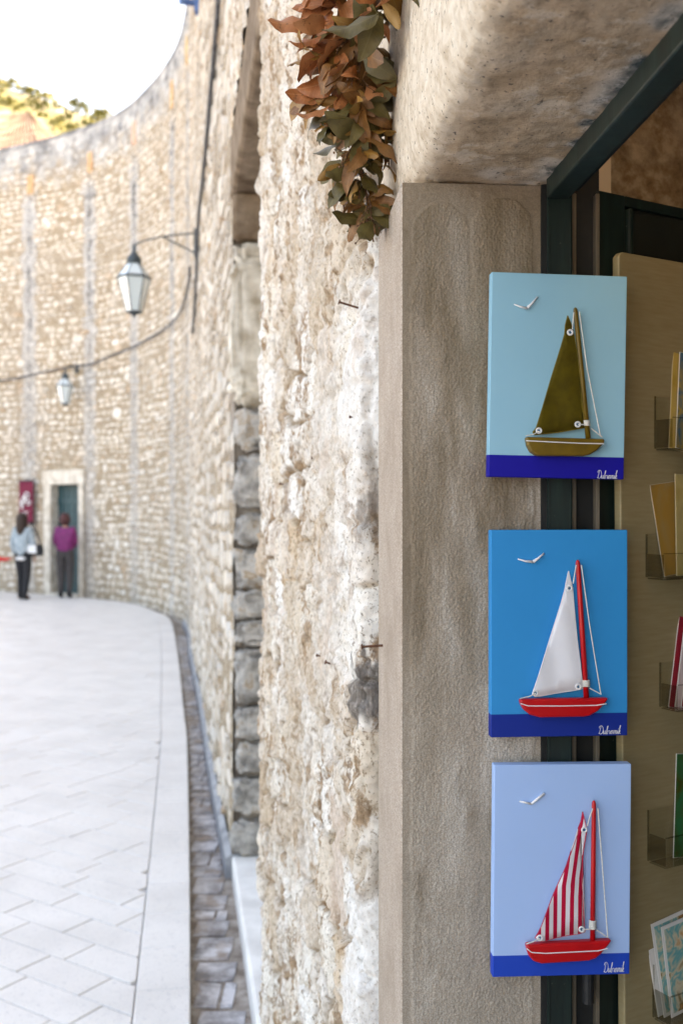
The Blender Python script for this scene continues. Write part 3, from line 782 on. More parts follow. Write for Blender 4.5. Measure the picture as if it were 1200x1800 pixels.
sofm = sstep(.02, .05, uu)
dd = .0045*fbm(q*np.array([14, 14, 14]), 4, 2)+.0018*fbm(q*70, 3, 4)+(1-sofm)*.006*fbm(q*9, 3, 6)
un, vn = tv, -tu                                        # outward: lane / down
Vl = np.stack([uu+un*dd, w_, vv+vn*dd], 1)
Vl[:, 2] = np.where((w_ > .001) & (uu > .03), np.maximum(Vl[:, 2], SOF+.001), Vl[:, 2])
paint = sstep(.175, .20, uu)*sstep(-.1, .35, fbm(q*30, 3, 14))*sstep(.02, .1, -w_+.05)
white = np.exp(-(((uu-.135)/.032)**2+((w_+.042)/.026)**2)**2)*sstep(-.5, .1, fbm(q*40, 3, 15)+.2)
white = np.maximum(white, .8*sstep(.16, .19, uu)*sstep(.05, .25, fbm(q*16, 3, 19)))
bright = 1-sstep(.015, .06, uu+.02*fbm(q*12, 3, 16))  # lighter front face: its brighter daylight is put into the colour
nv = len(ws); ii = (np.arange(len(ss)-1)[:, None]*nv+np.arange(nv-1)[None, :]).ravel()
grid_obj('lintel', Vl, np.stack([ii, ii+1, ii+nv+1, ii+nv], 1), M_LINTEL, shop, np.stack([bright, white, paint], 1))
box('lintel_core', (.14, -.52, SOF+.66), (.16, 1.66, 1.2), M_LINTEL, shop)
# wall over and behind (plain, mostly out of view)
M_PLAIN = simple('pale_wall_plaster', (.55, .48, .40), (.72, .66, .58), .9, 4, .4, kind='Position')
box('upper_wall', (.30, -.52, 6.1), (.60, 1.66, 5.6), M_PLAIN, shop)
box('side_wall', (.30, -4.3, 4.3), (.60, 5.9, 9.2), M_PLAIN, shop)
box('inner_wall', (.30, .45, 4.3), (.13, .58, 9.2), M_PLAIN, shop)
box('inner_upper_wall', (.75, .45, 6.0), (.76, .58, 5.6), M_PLAIN, shop)
# timber frame
def green_mat():
    m, t, b = newmat('dark_green_paint'); v = coords(t, (1, 1, .12), 'Position')
    n = noise(t, v, 60, 5, .65); n2 = noise(t, coords(t, kind='Position'), 90, 5, .7)
    c = ramp(t, n, [(.3, (.003, .009, .0075)), (.55, (.006, .019, .0155)), (.75, (.013, .033, .027))])
    c = mixc(t, math_(t, 'MULTIPLY', ramp(t, n2, [(.68, (0, 0, 0)), (.72, (1, 1, 1))]), .5), c, (.20, .22, .20))
    t.links.new(c, b.inputs['Base Color']); b.inputs['Roughness'].default_value = .55
    bump(t, b, n, .3, .002); return m
M_GREEN = green_mat()
M_BLACK = simple('bead_and_gap_shade_black', (.004, .005, .005), (.01, .011, .01), .7, 30)
M_BEAD = simple('worn_timber_bead', (.10, .08, .055), (.2, .165, .12), .7, 40, .3, kind='Position', vscale=(1, 1, .1))
box('frame_gap_shade', (.2085, .011, SOF/2-.1), (.009, .035, SOF+.2), M_BLACK, shop)  # near-black strip standing in for the shade in the frame gap
box('frame_post', (.2315, .012, SOF/2-.1), (.036, .042, SOF+.19), M_GREEN, shop, bev=.0025)
box('frame_fillet', (.2135, .009, SOF/2-.1), (.003, .04, SOF+.188), M_GREEN, shop)
box('frame_head', (.2225, -.66, SOF-.013), (.034, 1.27, .03), M_GREEN, shop, bev=.003)
box('frame_bead', (.2545, .018, SOF/2-.1), (.0085, .03, SOF+.18), M_BEAD, shop, bev=.001)
box('head_bead', (.247, -.66, SOF-.006), (.012, 1.27, .02), M_BLACK, shop)
box('rebate_shade', (.2775, .035, SOF/2-.05), (.038, .04, SOF+.3), M_BLACK, shop)  # black block in place of the deep shade between frame and door leaf
box('hinge_strip', (.2905, .012, SOF/2-.1), (.006, .02, SOF+.18), M_BEAD, shop, bev=.001)
m = MB(); m.tube([P(1033, 1700, 1.445)+Vector((0, 0, .0)), P(1033, 1762, 1.445)], .0085, 12)
hg_ = m.build('hinge', M_IRON, shop); hg_.matrix_parent_inverse = shop.matrix_world.inverted()
# ------------------------------------------------------------------ shop room (behind the frame)
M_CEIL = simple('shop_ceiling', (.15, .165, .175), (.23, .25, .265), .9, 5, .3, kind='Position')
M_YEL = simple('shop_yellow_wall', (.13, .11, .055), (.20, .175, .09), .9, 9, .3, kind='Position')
room = empty('shop_room'); room.matrix_world = shop.matrix_world.copy(); tag(room, 'dim shop interior with stained ceiling behind the green frame', 'room')
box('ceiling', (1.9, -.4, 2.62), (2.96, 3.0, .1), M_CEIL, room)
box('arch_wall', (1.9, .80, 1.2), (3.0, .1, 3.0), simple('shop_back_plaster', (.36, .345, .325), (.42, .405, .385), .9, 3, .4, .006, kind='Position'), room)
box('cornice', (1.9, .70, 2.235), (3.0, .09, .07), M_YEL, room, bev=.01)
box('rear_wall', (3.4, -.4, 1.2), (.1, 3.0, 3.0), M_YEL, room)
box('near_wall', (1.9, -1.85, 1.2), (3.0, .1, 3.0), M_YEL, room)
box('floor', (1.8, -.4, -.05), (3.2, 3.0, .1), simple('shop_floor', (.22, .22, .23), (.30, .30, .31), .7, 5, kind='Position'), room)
# sloping vault piece above the door leaf
lf = Vector((.382, 1.50, 0)); ld = Vector((.87, .493, 0)).normalized(); ln = Vector((ld.y, -ld.x, 0))
# ------------------------------------------------------------------ open door leaf with panel
leaf = empty('door_leaf', (lf.x, lf.y, 0), (0, 0, math.atan2(ld.y, ld.x)))
tag(leaf, 'open dark green panelled shop door folded inwards behind the board', 'door')
LT = CAMH+.488
box('stile', (.012, .0, LT/2), (.06, .04, LT-.02), M_GREEN, leaf, bev=.003)
box('stile', (.72, .0, LT/2), (.08, .04, LT-.02), M_GREEN, leaf, bev=.003)
box('top_rail', (.362, .0, LT-.018), (.638, .038, .016), M_GREEN, leaf, bev=.002)
box('bottom_rail', (.362, .0, .12), (.638, .038, .2), M_GREEN, leaf, bev=.003)
box('moulding', (.048, -.012, LT/2+.05), (.01, .03, LT-.16), M_GREEN, leaf, bev=.003)
box('panel', (.362, -.006, LT/2+.07), (.616, .02, LT-.19), simple('green_panel_paint', (.006, .008, .006), (.014, .017, .013), .6, 12, .2), leaf, bev=.006)

# ------------------------------------------------------------------ card display board
BM = Vector((.4075, 1.478, 0))
board = empty('display_board', (BM.x, BM.y, 0), (0, R(-.0), math.atan2(ld.y, ld.x)))
tag(board, 'khaki painted board for postcards hung on the green door', 'board')
def board_mat():
    m, t, b = newmat('khaki_board'); v = coords(t, (1, 1, 9), 'Object'); n = noise(t, v, 22, 5, .6); n2 = noise(t, coords(t), 7, 4)
    c = ramp(t, n, [(.3, (.33, .26, .13)), (.7, (.39, .32, .18))]); c = mixc(t, math_(t, 'MULTIPLY', n2, .3), c, (.27, .225, .14))
    t.links.new(c, b.inputs['Base Color']); b.inputs['Roughness'].default_value = .5; bump(t, b, n, .1, .001); return m
m = MB(); m.prism([(.012, .55), (.50, .55), (.50, 1.985), (.004, 1.985), (-.003, 1.978)], -.008, .006); m.build('panel', board_mat(), board, bev=.002)
def acry():
    m, t, b = newmat('clear_acrylic'); out = t.nodes['Material Output']
    tr = N(t, 'ShaderNodeBsdfTransparent'); tr.inputs[0].default_value = (.975, .975, .965, 1); gl = N(t, 'ShaderNodeBsdfGlossy'); gl.inputs['Roughness'].default_value = .06
    fr = N(t, 'ShaderNodeLayerWeight'); mx = N(t, 'ShaderNodeMixShader')
    t.links.new(math_(t, 'ADD', math_(t, 'MULTIPLY', math_(t, 'POWER', fr.outputs['Facing'], 4.0), .45), .03), mx.inputs[0]); t.links.new(tr.outputs[0], mx.inputs[1]); t.links.new(gl.outputs[0], mx.inputs[2]); t.links.new(mx.outputs[0], out.inputs[0]); return m
M_ACR = acry()
M_ACE = acry(); M_ACE.name = 'acrylic_edge'
M_ACE.node_tree.nodes['Transparent BSDF'].inputs[0].default_value = (.80, .79, .76, 1)
def art(name, cols, scale, white=None):
    m, t, b = newmat(name); v = coords(t); n = noise(t, v, scale, 3, .6, .6)
    st = [(i/(len(cols)-1)*.5+.25, c) for i, c in enumerate(cols)]
    r_ = ramp(t, n, st); t.links.new(r_, b.inputs['Base Color']); b.inputs['Roughness'].default_value = .3; return m
M_PAPER = simple('white_card', (.78, .77, .75), (.84, .83, .81), .6, 9)
M_CREAM = simple('cream_card', (.50, .43, .27), (.60, .53, .36), .6, 6)
boardM = Matrix.Translation(BM) @ Matrix.Rotation(math.atan2(ld.y, ld.x), 4, 'Z')
def bx_at(px, py, off):                 # board-local x and height seen at a photo pixel
    d = Vector(((px-600)/F, 1, (900-py)/F)); nrm = Vector((ld.y, -ld.x, 0)); p0 = BM+nrm*off
    k = (p0.dot(nrm))/(d.x*nrm.x+d.y*nrm.y); w = d*k; return (w-BM).dot(ld), CAMH+w.z
def holder(px0, py0, py1, label, wd_=.115):
    x0, z1 = bx_at(px0, py0, .012); _, z0 = bx_at(px0, py1, .012); t = .0022
    h_ = empty('card_holder', boardM @ Vector((x0, 0, z0)), (0, 0, math.atan2(ld.y, ld.x))); tag(h_, label, 'card holder', 'clear holders on the board')
    H_ = z1-z0; dp = .034
    box('back_plate', (wd_/2, -.0105, H_/2+.003), (wd_, t, H_), M_ACR, h_, bev=.0008)
    box('shelf', (wd_/2, -.0105-dp/2, .0012), (wd_, dp-t-.001, t), M_ACE, h_, bev=.0008)
    box('front_lip', (wd_/2, -.0105-dp, H_*.30), (wd_, t, H_*.6), M_ACR, h_, bev=.0008)
    m = MB(); m.prism([(0, .004), (.0016, .004), (.0016, H_*.58), (0, H_*.58)], -.0105-dp+.002, -.0125); m.build('side_plate', M_ACE, h_)
    box('plate_edge', (-.0004, -.0105, H_/2+.003), (.0014, t*1.3, H_), M_ACE, h_); box('lip_edge', (wd_/2, -.0105-dp, H_*.605), (wd_, t*1.2, .0012), M_ACE, h_)
    return h_, H_
def card(h_, dx, dz, off, w, hgt, lean, roll, face, label, back=M_PAPER):
    q = h_.matrix_world if False else (Matrix.Translation(h_.location) @ Matrix.Rotation(h_.rotation_euler.z, 4, 'Z'))
    M2 = q @ Matrix.Translation((dx, -off, dz)) @ Matrix.Rotation(R(roll), 4, 'Y') @ Matrix.Rotation(R(lean), 4, 'X')
    e = empty('postcard'); e.matrix_world = M2; tag(e, label, 'postcard', 'postcards on the board')
    box('card', (w/2, .0, hgt/2), (w, .0012, hgt), back, e)
    fw = (.9, .92) if 'border' in label or 'abstract' in label else (.985, .99)
    box('picture', (w/2, -.0009, hgt/2), (w*fw[0], .0005, hgt*fw[1]), face, e)
    return e
h1, Hh = holder(1152, 700, 792, 'clear acrylic card holder topmost on the khaki board')
card(h1, .018, .004, .020, .10, .155, -5, 9, art('ochre_print', [(.5, .32, .05), (.62, .45, .12), (.45, .38, .22)], 14), 'cream and gold postcard in the topmost holder', M_CREAM)
card(h1, .026, .004, .026, .10, .150, -4, 8, art('blue_gold_print', [(.02, .10, .18), (.5, .36, .08), (.05, .16, .25), (.55, .5, .6)], 26), 'blue and gold postcard at the front of the topmost holder')
h2, Hh = holder(1137, 942, 1018, 'clear acrylic card holder below the topmost one')
card(h2, .026, .003, .020, .10, .14, -5, -7, art('amber_print', [(.30, .22, .10), (.42, .24, .05), (.36, .30, .16)], 10), 'brown postcard with pale edge in the second holder', simple('pale_edge_card', (.5, .45, .36), (.6, .55, .46), .6, 9))
card(h2, .045, .004, .027, .10, .155, -3, 2, art('yellow_print', [(.42, .30, .08), (.52, .42, .18), (.35, .28, .13)], 12), 'yellowish postcard at the front of the second holder', M_CREAM)
h3, Hh = holder(1161, 1168, 1246, 'clear acrylic card holder with red cards')
for k, (lab, cols) in enumerate([('red postcard at the back of the third holder', [(.30, .01, .03), (.40, .02, .04), (.24, .01, .03)]), ('crimson and white postcard in the middle of the third holder', [(.35, .01, .03), (.7, .6, .6), (.05, .06, .25)]), ('dark red postcard at the front of the third holder', [(.28, .005, .02), (.34, .01, .02)])]):
    card(h3, .010+.008*k, .003, .017+.005*k, .10, .14, -4, 14, art('red_print%d' % k, cols, 11), lab)
h4, Hh = holder(1140, 1428, 1517, 'clear acrylic card holder with a green landscape card')
card(h4, .042, .003, .020, .10, .155, -4, 7, art('green_landscape', [(.01, .16, .05), (.07, .08, .01), (.02, .20, .08), (.20, .17, .02)], 14), 'green landscape postcard in the fourth holder')
h5, Hh = holder(1149, 1700, 1792, 'clear acrylic card holder lowest on the khaki board')
ab = art('abstract_print', [(.30, .17, .03), (.62, .28, .09), (.24, .15, .03), (.68, .62, .45), (.10, .42, .45), (.70, .64, .46), (.62, .34, .12), (.35, .24, .05)], 24)
card(h5, .006, .003, .014, .10, .142, -4, -8, M_PAPER, 'plain white postcard at the back of the lowest holder')
card(h5, .012, .003, .020, .10, .142, -4, -7, ab, 'bright abstract postcard with white border in the middle of the lowest holder')
card(h5, .021, .003, .026, .10, .138, -3, -6, ab, 'bright abstract postcard at the front of the lowest holder')

# ------------------------------------------------------------------ BOAT PICTURES
ZS = 1/3.2432*(1.4245/F)               # zoom pixel of the study crops to metres
def paint(name, sky_, sea, split):
    m, t, b = newmat(name); tc = t.nodes.new('ShaderNodeTexCoord'); sep = N(t, 'ShaderNodeSeparateXYZ'); t.links.new(tc.outputs['Object'], sep.inputs[0])
    f = math_(t, 'LESS_THAN', sep.outputs[2], split)
    n = noise(t, coords(t, (1, 1, 1)), 9, 4); n2 = noise(t, coords(t, (3, 1, 1)), 350, 3)
    c = mixc(t, f, mixc(t, n, sky_, tuple(k*1.10 for k in sky_)), mixc(t, n, sea, tuple(k*1.15 for k in sea)))
    t.links.new(c, b.inputs['Base Color']); b.inputs['Roughness'].default_value = .5; b.inputs['Specular IOR Level'].default_value = .3
    bump(t, b, n2, .12, .0006); return m
M_WHITE = simple('white_paint', (.72, .72, .72), (.80, .80, .80), .5, 30)
M_STRING = simple('cotton_string', (.62, .60, .55), (.78, .76, .70), .9, 300, .4, .0005)
def cloth(name, c, c2, stripes=False):
    m, t, b = newmat(name); v = coords(t); n = noise(t, v, 60, 4)
    col = ramp(t, n, [(.35, c), (.65, c2)])
    if stripes:
        a = t.nodes.new('ShaderNodeAttribute'); a.attribute_name = 'rnd'; sp = N(t, 'ShaderNodeSeparateXYZ'); t.links.new(a.outputs['Vector'], sp.inputs[0])
        fr = math_(t, 'FRACT', sp.outputs[0]); k = math_(t, 'LESS_THAN', fr, .5); k = math_(t, 'MAXIMUM', k, sp.outputs[1])
        col = mixc(t, k, (.72, .69, .72), (.50, .006, .04))
    t.links.new(col, b.inputs['Base Color']); b.inputs['Roughness'].default_value = .85; b.inputs['Specular IOR Level'].default_value = .2
    wv = N(t, 'ShaderNodeTexWave'); wv.inputs['Scale'].default_value = 700; t.links.new(v, wv.inputs['Vector'])
    wv2 = N(t, 'ShaderNodeTexWave', bands_direction='Z'); wv2.inputs['Scale'].default_value = 700; t.links.new(v, wv2.inputs['Vector'])
    bump(t, b, math_(t, 'ADD', wv.outputs['Fac'], wv2.outputs['Fac']), .12, .0006); return m
LET = {'D': [[(.25, .95), (.2, .5), (.1, .05), (.0, .12), (.12, .16), (.3, .0), (.65, .12), (.8, .5), (.6, .88), (.25, 1.0), (-.05, .85), (.0, .7)]],
 'u': [[(0, .1), (.1, .42), (.1, .1), (.2, .0), (.35, .12), (.42, .42), (.42, .1), (.5, .02), (.6, .1)]],
 'b': [[(0, .1), (.2, .6), (.26, .95), (.16, .9), (.1, .4), (.12, .05), (.28, .0), (.36, .2), (.26, .38), (.4, .33), (.5, .36)]],
 'r': [[(0, .34), (.1, .42), (.16, .36), (.3, .38), (.28, .1), (.36, .02), (.46, .12)]],
 'o': [[(0, .12), (.1, .34), (.25, .42), (.12, .3), (.14, .05), (.3, .02), (.36, .22), (.26, .42), (.45, .36)]],
 'v': [[(0, .36), (.08, .42), (.14, .2), (.2, .02), (.34, .2), (.34, .42), (.48, .36)]],
 'n': [[(0, .36), (.1, .42), (.1, .02), (.12, .3), (.28, .42), (.32, .2), (.32, .05), (.42, .02), (.5, .12)]],
 'i': [[(0, .12), (.1, .42), (.1, .1), (.18, .02), (.28, .12)], [(.14, .58), (.17, .62)]],
 'k': [[(0, .12), (.16, .6), (.24, 1.0), (.14, .95), (.08, .4), (.06, .0), (.1, .25), (.26, .42), (.28, .3), (.12, .22), (.3, .02), (.42, .1)]]}
def signature(parent, x0, x1, z0, z1, y):
    m = MB(); pen = 0; strokes = []; adv = {'D': .82, 'u': .58, 'b': .46, 'r': .42, 'o': .42, 'v': .44, 'n': .48, 'i': .28, 'k': .4}
    for ch in 'Dubrovnik':
        for st in LET[ch]: strokes.append([(pen+a+.22*b, b) for a, b in st])
        pen += adv[ch]
    for st in strokes:
        pts = [(x0+(x1-x0)*a/(pen+.1), y, z0+(z1-z0)*b) for a, b in st]
        sm = [tuple(q) for q in catmull([Vector(p_) for p_ in pts], .0008)] if len(pts) > 2 else pts
        m.tube(sm, .00034, 5)
    return m.build('signature', M_WHITE, parent)
def picture(idx, name_lab, frame, rot, cols, hull, stripe, mast, sail, eyes, lines, wrap, gull, txt, split, mats, yoff):
    (l, r_, t_, b_) = frame; cx, cy = (l+r_)/2, (t_+b_)/2; oy = (450, 900, 1330)[idx]
    pc = P(830+cx/3.2432, oy+cy/3.2432, 1.4245)
    root = empty('boat_picture'); root.matrix_world = Matrix.Translation(pc) @ Matrix.Rotation(ta, 4, 'Z') @ Matrix.Rotation(R(rot), 4, 'Y')
    tag(root, name_lab, 'picture', 'boat pictures on the jamb')
    ca, sa = math.cos(R(rot)), math.sin(R(rot))
    def L(zx, zy):
        dx, dz = (zx-cx)*ZS, -(zy-cy)*ZS
        return (dx*ca-dz*sa, dx*sa+dz*ca)
    w, h = (r_-l)*ZS, (b_-t_)*ZS; D = .017
    cz = L(cx, split)[1]
    box('canvas', (0, D/2, 0), (w, D, h), paint('picture_paint%d' % idx, cols[0], cols[1], cz), root, bev=.0012)
    # hull, rounded like a carved half model
    hp = [L(*q) for q in hull]; ho = mobj('hull', [], [], None, root); bpy.data.meshes.remove(ho.data) if False else None
    m = MB(); m.prism(hp[::-1] if False else hp, -.014, -.0002); bpy.data.objects.remove(ho)
    hu = m.build('hull', mats['hull'], root, bev=.0035, seg=4)
    m = MB(); m.tube([(q[0], -.0142, q[1]) for q in (L(*p_) for p_ in stripe)], .0008, 6); m.build('stripe', M_WHITE, hu)
    a, b = L(*mast[0]), L(*mast[1]); mw = mast[2]*ZS/2
    A3, B3 = Vector((a[0], -.0075, a[1])), Vector((b[0], -.0065, b[1])); dv = (B3-A3)
    m = MB(); m.tube([A3, A3+dv*.5, A3+dv*.965, A3+dv*.985, A3+dv*.996, B3], [mw, mw*.97, mw*.86, mw*.74, mw*.5, mw*.2], 14); m.build('mast', mats['mast'], root, smooth=True)
    # sail: thin stiff cloth, gently billowed, standing off the canvas
    bm = bmesh.new(); vs_ = [bm.verts.new((q[0], 0, q[1])) for q in (L(*p_) for p_ in sail)]
    f = bm.faces.new(vs_); bmesh.ops.triangulate(bm, faces=[f]); bmesh.ops.subdivide_edges(bm, edges=bm.edges[:], cuts=5, use_grid_fill=True)
    xs = [v.co.x for v in bm.verts]; zs = [v.co.z for v in bm.verts]; x0, x1, z0, z1 = min(xs), max(xs), min(zs), max(zs)
    rnd = []
    for v in bm.verts:
        p_, q_ = (v.co.x-x0)/(x1-x0), (v.co.z-z0)/(z1-z0)
        v.co.y = -.0075-.0045*math.sin(math.pi*min(1, max(0, q_)))*(1-.5*p_)-.0012*math.sin(p_*9+q_*4)
    bmesh.ops.recalc_face_normals(bm, faces=bm.faces[:])
    me = bpy.data.meshes.new('sail'); bm.to_mesh(me); 
    zx = [cx+(v.co.x*ca+v.co.z*sa)/ZS for v in bm.verts]; zy = [cy-(-v.co.x*sa+v.co.z*ca)/ZS for v in bm.verts]; bm.free()
    if mats.get('stripes'):
        arr = []
        for X, Y in zip(zx, zy):
            c = X-.16*max(0, 720-Y)+.0004*max(0, Y-720)**2*0
            arr.append(((c-612+23)/47.0+20, 0.0, 0))
        at = me.attributes.new('rnd', 'FLOAT_VECTOR', 'POINT'); at.data.foreach_set('vector', np.array(arr, dtype=np.float32).ravel())
    me.materials.append(mats['sail']); me.polygons.foreach_set('use_smooth', [True]*len(me.polygons))
    sl_ = link(bpy.data.objects.new('sail', me), root); sm = sl_.modifiers.new('thick', 'SOLIDIFY'); sm.thickness = .0009; sm.offset = 0
    # rope hem along the edges of the sail
    m = MB(); pts = [L(*p_) for p_ in sail]
    def sy(x_, z_):
        p_, q_ = (x_-x0)/(x1-x0), (z_-z0)/(z1-z0); return -.0075-.0045*math.sin(math.pi*min(1, max(0, q_)))*(1-.5*p_)-.0012*math.sin(p_*9+q_*4)
    loop = []
    for i in range(len(pts)):
        p0, p1 = pts[i], pts[(i+1) % len(pts)]
        for k in range(4): x_, z_ = p0[0]+(p1[0]-p0[0])*k/4, p0[1]+(p1[1]-p0[1])*k/4; loop.append((x_, sy(x_, z_), z_))
    loop.append(loop[0]); m.tube(loop, .0007, 5); m.build('hem', mats['hem'], sl_)
    for ex, ey in eyes:
        q = L(ex, ey); m = MB(); n = 16; rr = []
        for k in range(n+1):
            an = 2*math.pi*k/n; rr.append((q[0]+13.5*ZS*math.cos(an), sy(*q)-.0014, q[1]+13.5*ZS*math.sin(an)))
        m.tube(rr, 5.5*ZS, 6, False); m.build('eyelet', M_WHITE, sl_)
        m = MB(); m.tube([(q[0], sy(*q)-.0010, q[1]), (q[0], sy(*q)-.0002, q[1])], 10*ZS, 12); m.build('eyelet_hole', mats['eye'], sl_)
    for ln_ in lines:
        pts = [L(*p_) for p_ in ln_]; m = MB(); p3 = []
        for i, q in enumerate(pts): p3.append((q[0], -.0115, q[1]))
        m.tube(p3, 3.2*ZS, 6); m.build('string', M_STRING, root)
    q = L(wrap[0], wrap[1]); ax = dv.normalized(); m = MB(); c = Vector((q[0], -.0075, q[1])); nn = 5
    for k in range(nn):
        off = ax*((k-(nn-1)/2)*wrap[3]*ZS/nn); rr = []
        for j in range(15):
            an = 2*math.pi*j/14; rr.append(c+off+Vector((math.cos(an)*(mw+.0006), -math.sin(an)*(mw+.0006), 0)))
        m.tube(rr, wrap[3]*ZS/nn*.58, 5, False)
    m.build('wrapping', M_STRING, root)
    g = [L(*p_) for p_ in gull]; m = MB(); th = .0017
    if idx < 2: m.tube([(g[0][0], -.0016, g[0][1]), ((g[0][0]+g[1][0])/2, -.0032, (g[0][1]+g[1][1])/2-.0010), (g[1][0], -.003, g[1][1])], [.0009, .0014, .0022], 8); m.tube([(g[1][0], -.003, g[1][1]), ((g[1][0]+g[2][0])/2, -.0034, (g[1][1]+g[2][1])/2-.0006), (g[2][0], -.0016, g[2][1])], [.0022, .0016, .0012], 8)
    else: m.tube([(g[0][0], -.0016, g[0][1]), (g[1][0], -.003, g[1][1])], [.0011, .0018], 8); m.tube([(g[1][0], -.003, g[1][1]), (g[2][0], -.002, g[2][1])], [.0018, .0019], 8)
    m.build('seagull', M_WHITE, root, smooth=True)
    tx0, tz0 = L(txt[0], txt[3]); tx1, tz1 = L(txt[1], txt[2]); signature(root, tx0, tx1, tz0, tz1, -.0003)
    return root
M_OLIVE = simple('olive_wood_paint', (.13, .075, .002), (.18, .105, .004), .45, 40, .1, .0006)
M_OLSAIL = cloth('olive_cloth', (.072, .05, .002), (.10, .072, .003)); M_RED = simple('red_gloss_paint', (.52, .004, .008), (.60, .006, .01), .32, 20, .05, .0004)
M_SAILW = cloth('white_cloth', (.80, .80, .84), (.82, .82, .86)); M_SAILR = cloth('striped_cloth', (.7, .68, .7), (.75, .73, .75), True)
M_EYE = simple('eyelet_shadow_blue', (.04, .14, .26), (.05, .16, .3), .6, 20); M_HEMR = simple('red_hem', (.5, .03, .08), (.55, .05, .1), .8, 40); M_HEMO = simple('olive_hem', (.16, .12, .01), (.2, .15, .02), .8, 40)
picture(0, 'topmost picture, olive sailing boat on pale blue sky', (94.5, 880, 103, 1266), 1.0, ((.27, .53, .66), (.002, .0025, .28)),
  [(288, 1035), (745, 1045), (736, 1073), (700, 1108), (660, 1134), (622, 1143), (352, 1143), (316, 1120), (297, 1085)], [(288, 1058), (420, 1064), (600, 1071), (734, 1073)],
  ((652, 1042), (578, 298), 30), [(534, 345), (518, 400), (512, 455), (430, 720), (350, 985), (332, 1008), (342, 1023), (480, 1008), (628, 981), (620, 890), (606, 740), (588, 580), (568, 440), (551, 385)],
  [(545, 442), (588, 963), (365, 1000)], [[(556, 425), (564, 330)], [(596, 325), (640, 640), (718, 1030)], [(664, 985), (728, 1034)], [(590, 963), (640, 965)], [(288, 1030), (330, 1022), (365, 1004)]],
  (643, 955, 36, 32), [(230, 280), (305, 303), (365, 237)], (714, 832, 1222, 1268), 1141, {'hull': M_OLIVE, 'mast': M_OLIVE, 'sail': M_OLSAIL, 'hem': M_HEMO, 'eye': M_EYE}, 0)
picture(1, 'middle picture, red boat with white sail on bright blue', (99, 891, 102, 1280), 0, ((.0, .26, .60), (.0, .022, .24)),
  [(253, 1055), (765, 1055), (745, 1085), (700, 1130), (655, 1154), (620, 1160), (370, 1160), (312, 1145), (276, 1115), (259, 1085)], [(256, 1078), (300, 1092), (480, 1095), (690, 1094), (748, 1086)],
  ((641, 1053), (592, 272), 31), [(540, 335), (522, 405), (515, 440), (425, 725), (335, 1010), (330, 1030), (345, 1045), (480, 1026), (620, 1003), (604, 860), (585, 720), (570, 560), (562, 430), (552, 395)],
  [(542, 432), (592, 990), (345, 1023)], [[(560, 405), (578, 300)], [(608, 300), (655, 640), (720, 1032)], [(655, 998), (722, 1034)], [(595, 990), (640, 985)], [(255, 1052), (310, 1040), (345, 1023)]],
  (640, 972, 36, 36), [(252, 267), (338, 283), (403, 235)], (722, 852, 1222, 1270), 1149, {'hull': M_RED, 'mast': M_RED, 'sail': M_SAILW, 'hem': M_WHITE, 'eye': M_EYE}, 0)
picture(2, 'lowest picture, red boat with red striped sail on pale lilac blue', (114, 908, 45, 1249), .5, ((.36, .54, .86), (.002, .055, .45)),
  [(290, 1045), (784, 1035), (760, 1065), (722, 1108), (690, 1134), (650, 1147), (380, 1155), (332, 1140), (306, 1110), (294, 1075)], [(291, 1063), (320, 1086), (400, 1093), (700, 1088), (756, 1077)],
  ((677, 1036), (686, 246), 29), [(620, 308), (612, 350), (600, 410), (555, 520), (505, 640), (460, 740), (415, 850), (375, 955), (345, 1015), (385, 1035), (500, 1014), (632, 990), (622, 860), (612, 690), (622, 540), (642, 420), (636, 380)],
  [(627, 408), (610, 970), (370, 1012)], [[(640, 385), (672, 285)], [(703, 285), (735, 700), (760, 1020)], [(695, 975), (762, 1020)], [(612, 970), (672, 968)], [(290, 1042), (330, 1030), (370, 1012)]],
  (676, 948, 36, 48), [(262, 247), (328, 262), (405, 205)], (752, 872, 1180, 1238), 1127, {'hull': M_RED, 'mast': M_RED, 'sail': M_SAILR, 'hem': M_HEMR, 'eye': M_EYE, 'stripes': 1}, 0)

# ------------------------------------------------------------------ DRIED LEAF BUNCH
def leafmat(name, c, c2, back):
    m, t, b = newmat(name); v = coords(t); n = noise(t, v, 45, 5, .6); oi = t.nodes.new('ShaderNodeObjectInfo')
    col = ramp(t, n, [(.35, c), (.65, c2)])
    col = mixc(t, math_(t, 'MULTIPLY', oi.outputs['Random'], .45), col, back)
    g = t.nodes.new('ShaderNodeNewGeometry'); col = mixc(t, math_(t, 'MULTIPLY', g.outputs['Backfacing'], .6), col, back)
    sx = N(t, 'ShaderNodeSeparateXYZ'); t.links.new(v, sx.inputs[0]); ax = math_(t, 'ABSOLUTE', sx.outputs[0])
    vein = math_(t, 'LESS_THAN', ax, .0007); col = mixc(t, math_(t, 'MULTIPLY', vein, .6), col, back)
    sv = math_(t, 'GREATER_THAN', math_(t, 'SINE', math_(t, 'MULTIPLY', math_(t, 'SUBTRACT', sx.outputs[1], math_(t, 'MULTIPLY', ax, .8)), 900)), .9)
    col = mixc(t, math_(t, 'MULTIPLY', sv, .25), col, back)
    spot = ramp(t, noise(t, v, 130, 5, .7), [(.58, (0, 0, 0)), (.66, (1, 1, 1))]); col = mixc(t, math_(t, 'MULTIPLY', spot, .6), col, (.06, .03, .012))
    t.links.new(col, b.inputs['Base Color']); b.inputs['Roughness'].default_value = .5
    bump(t, b, noise(t, v, 160, 4), .25, .0008); return m
LM = [leafmat('leaf_rust', (.26, .075, .018), (.42, .14, .04), (.48, .22, .10)), leafmat('leaf_brown', (.12, .045, .010), (.24, .10, .022), (.26, .13, .045)),
      leafmat('leaf_olive', (.06, .042, .008), (.12, .088, .018), (.15, .12, .045)), leafmat('leaf_ochre', (.20, .085, .012), (.32, .155, .025), (.32, .19, .06))]
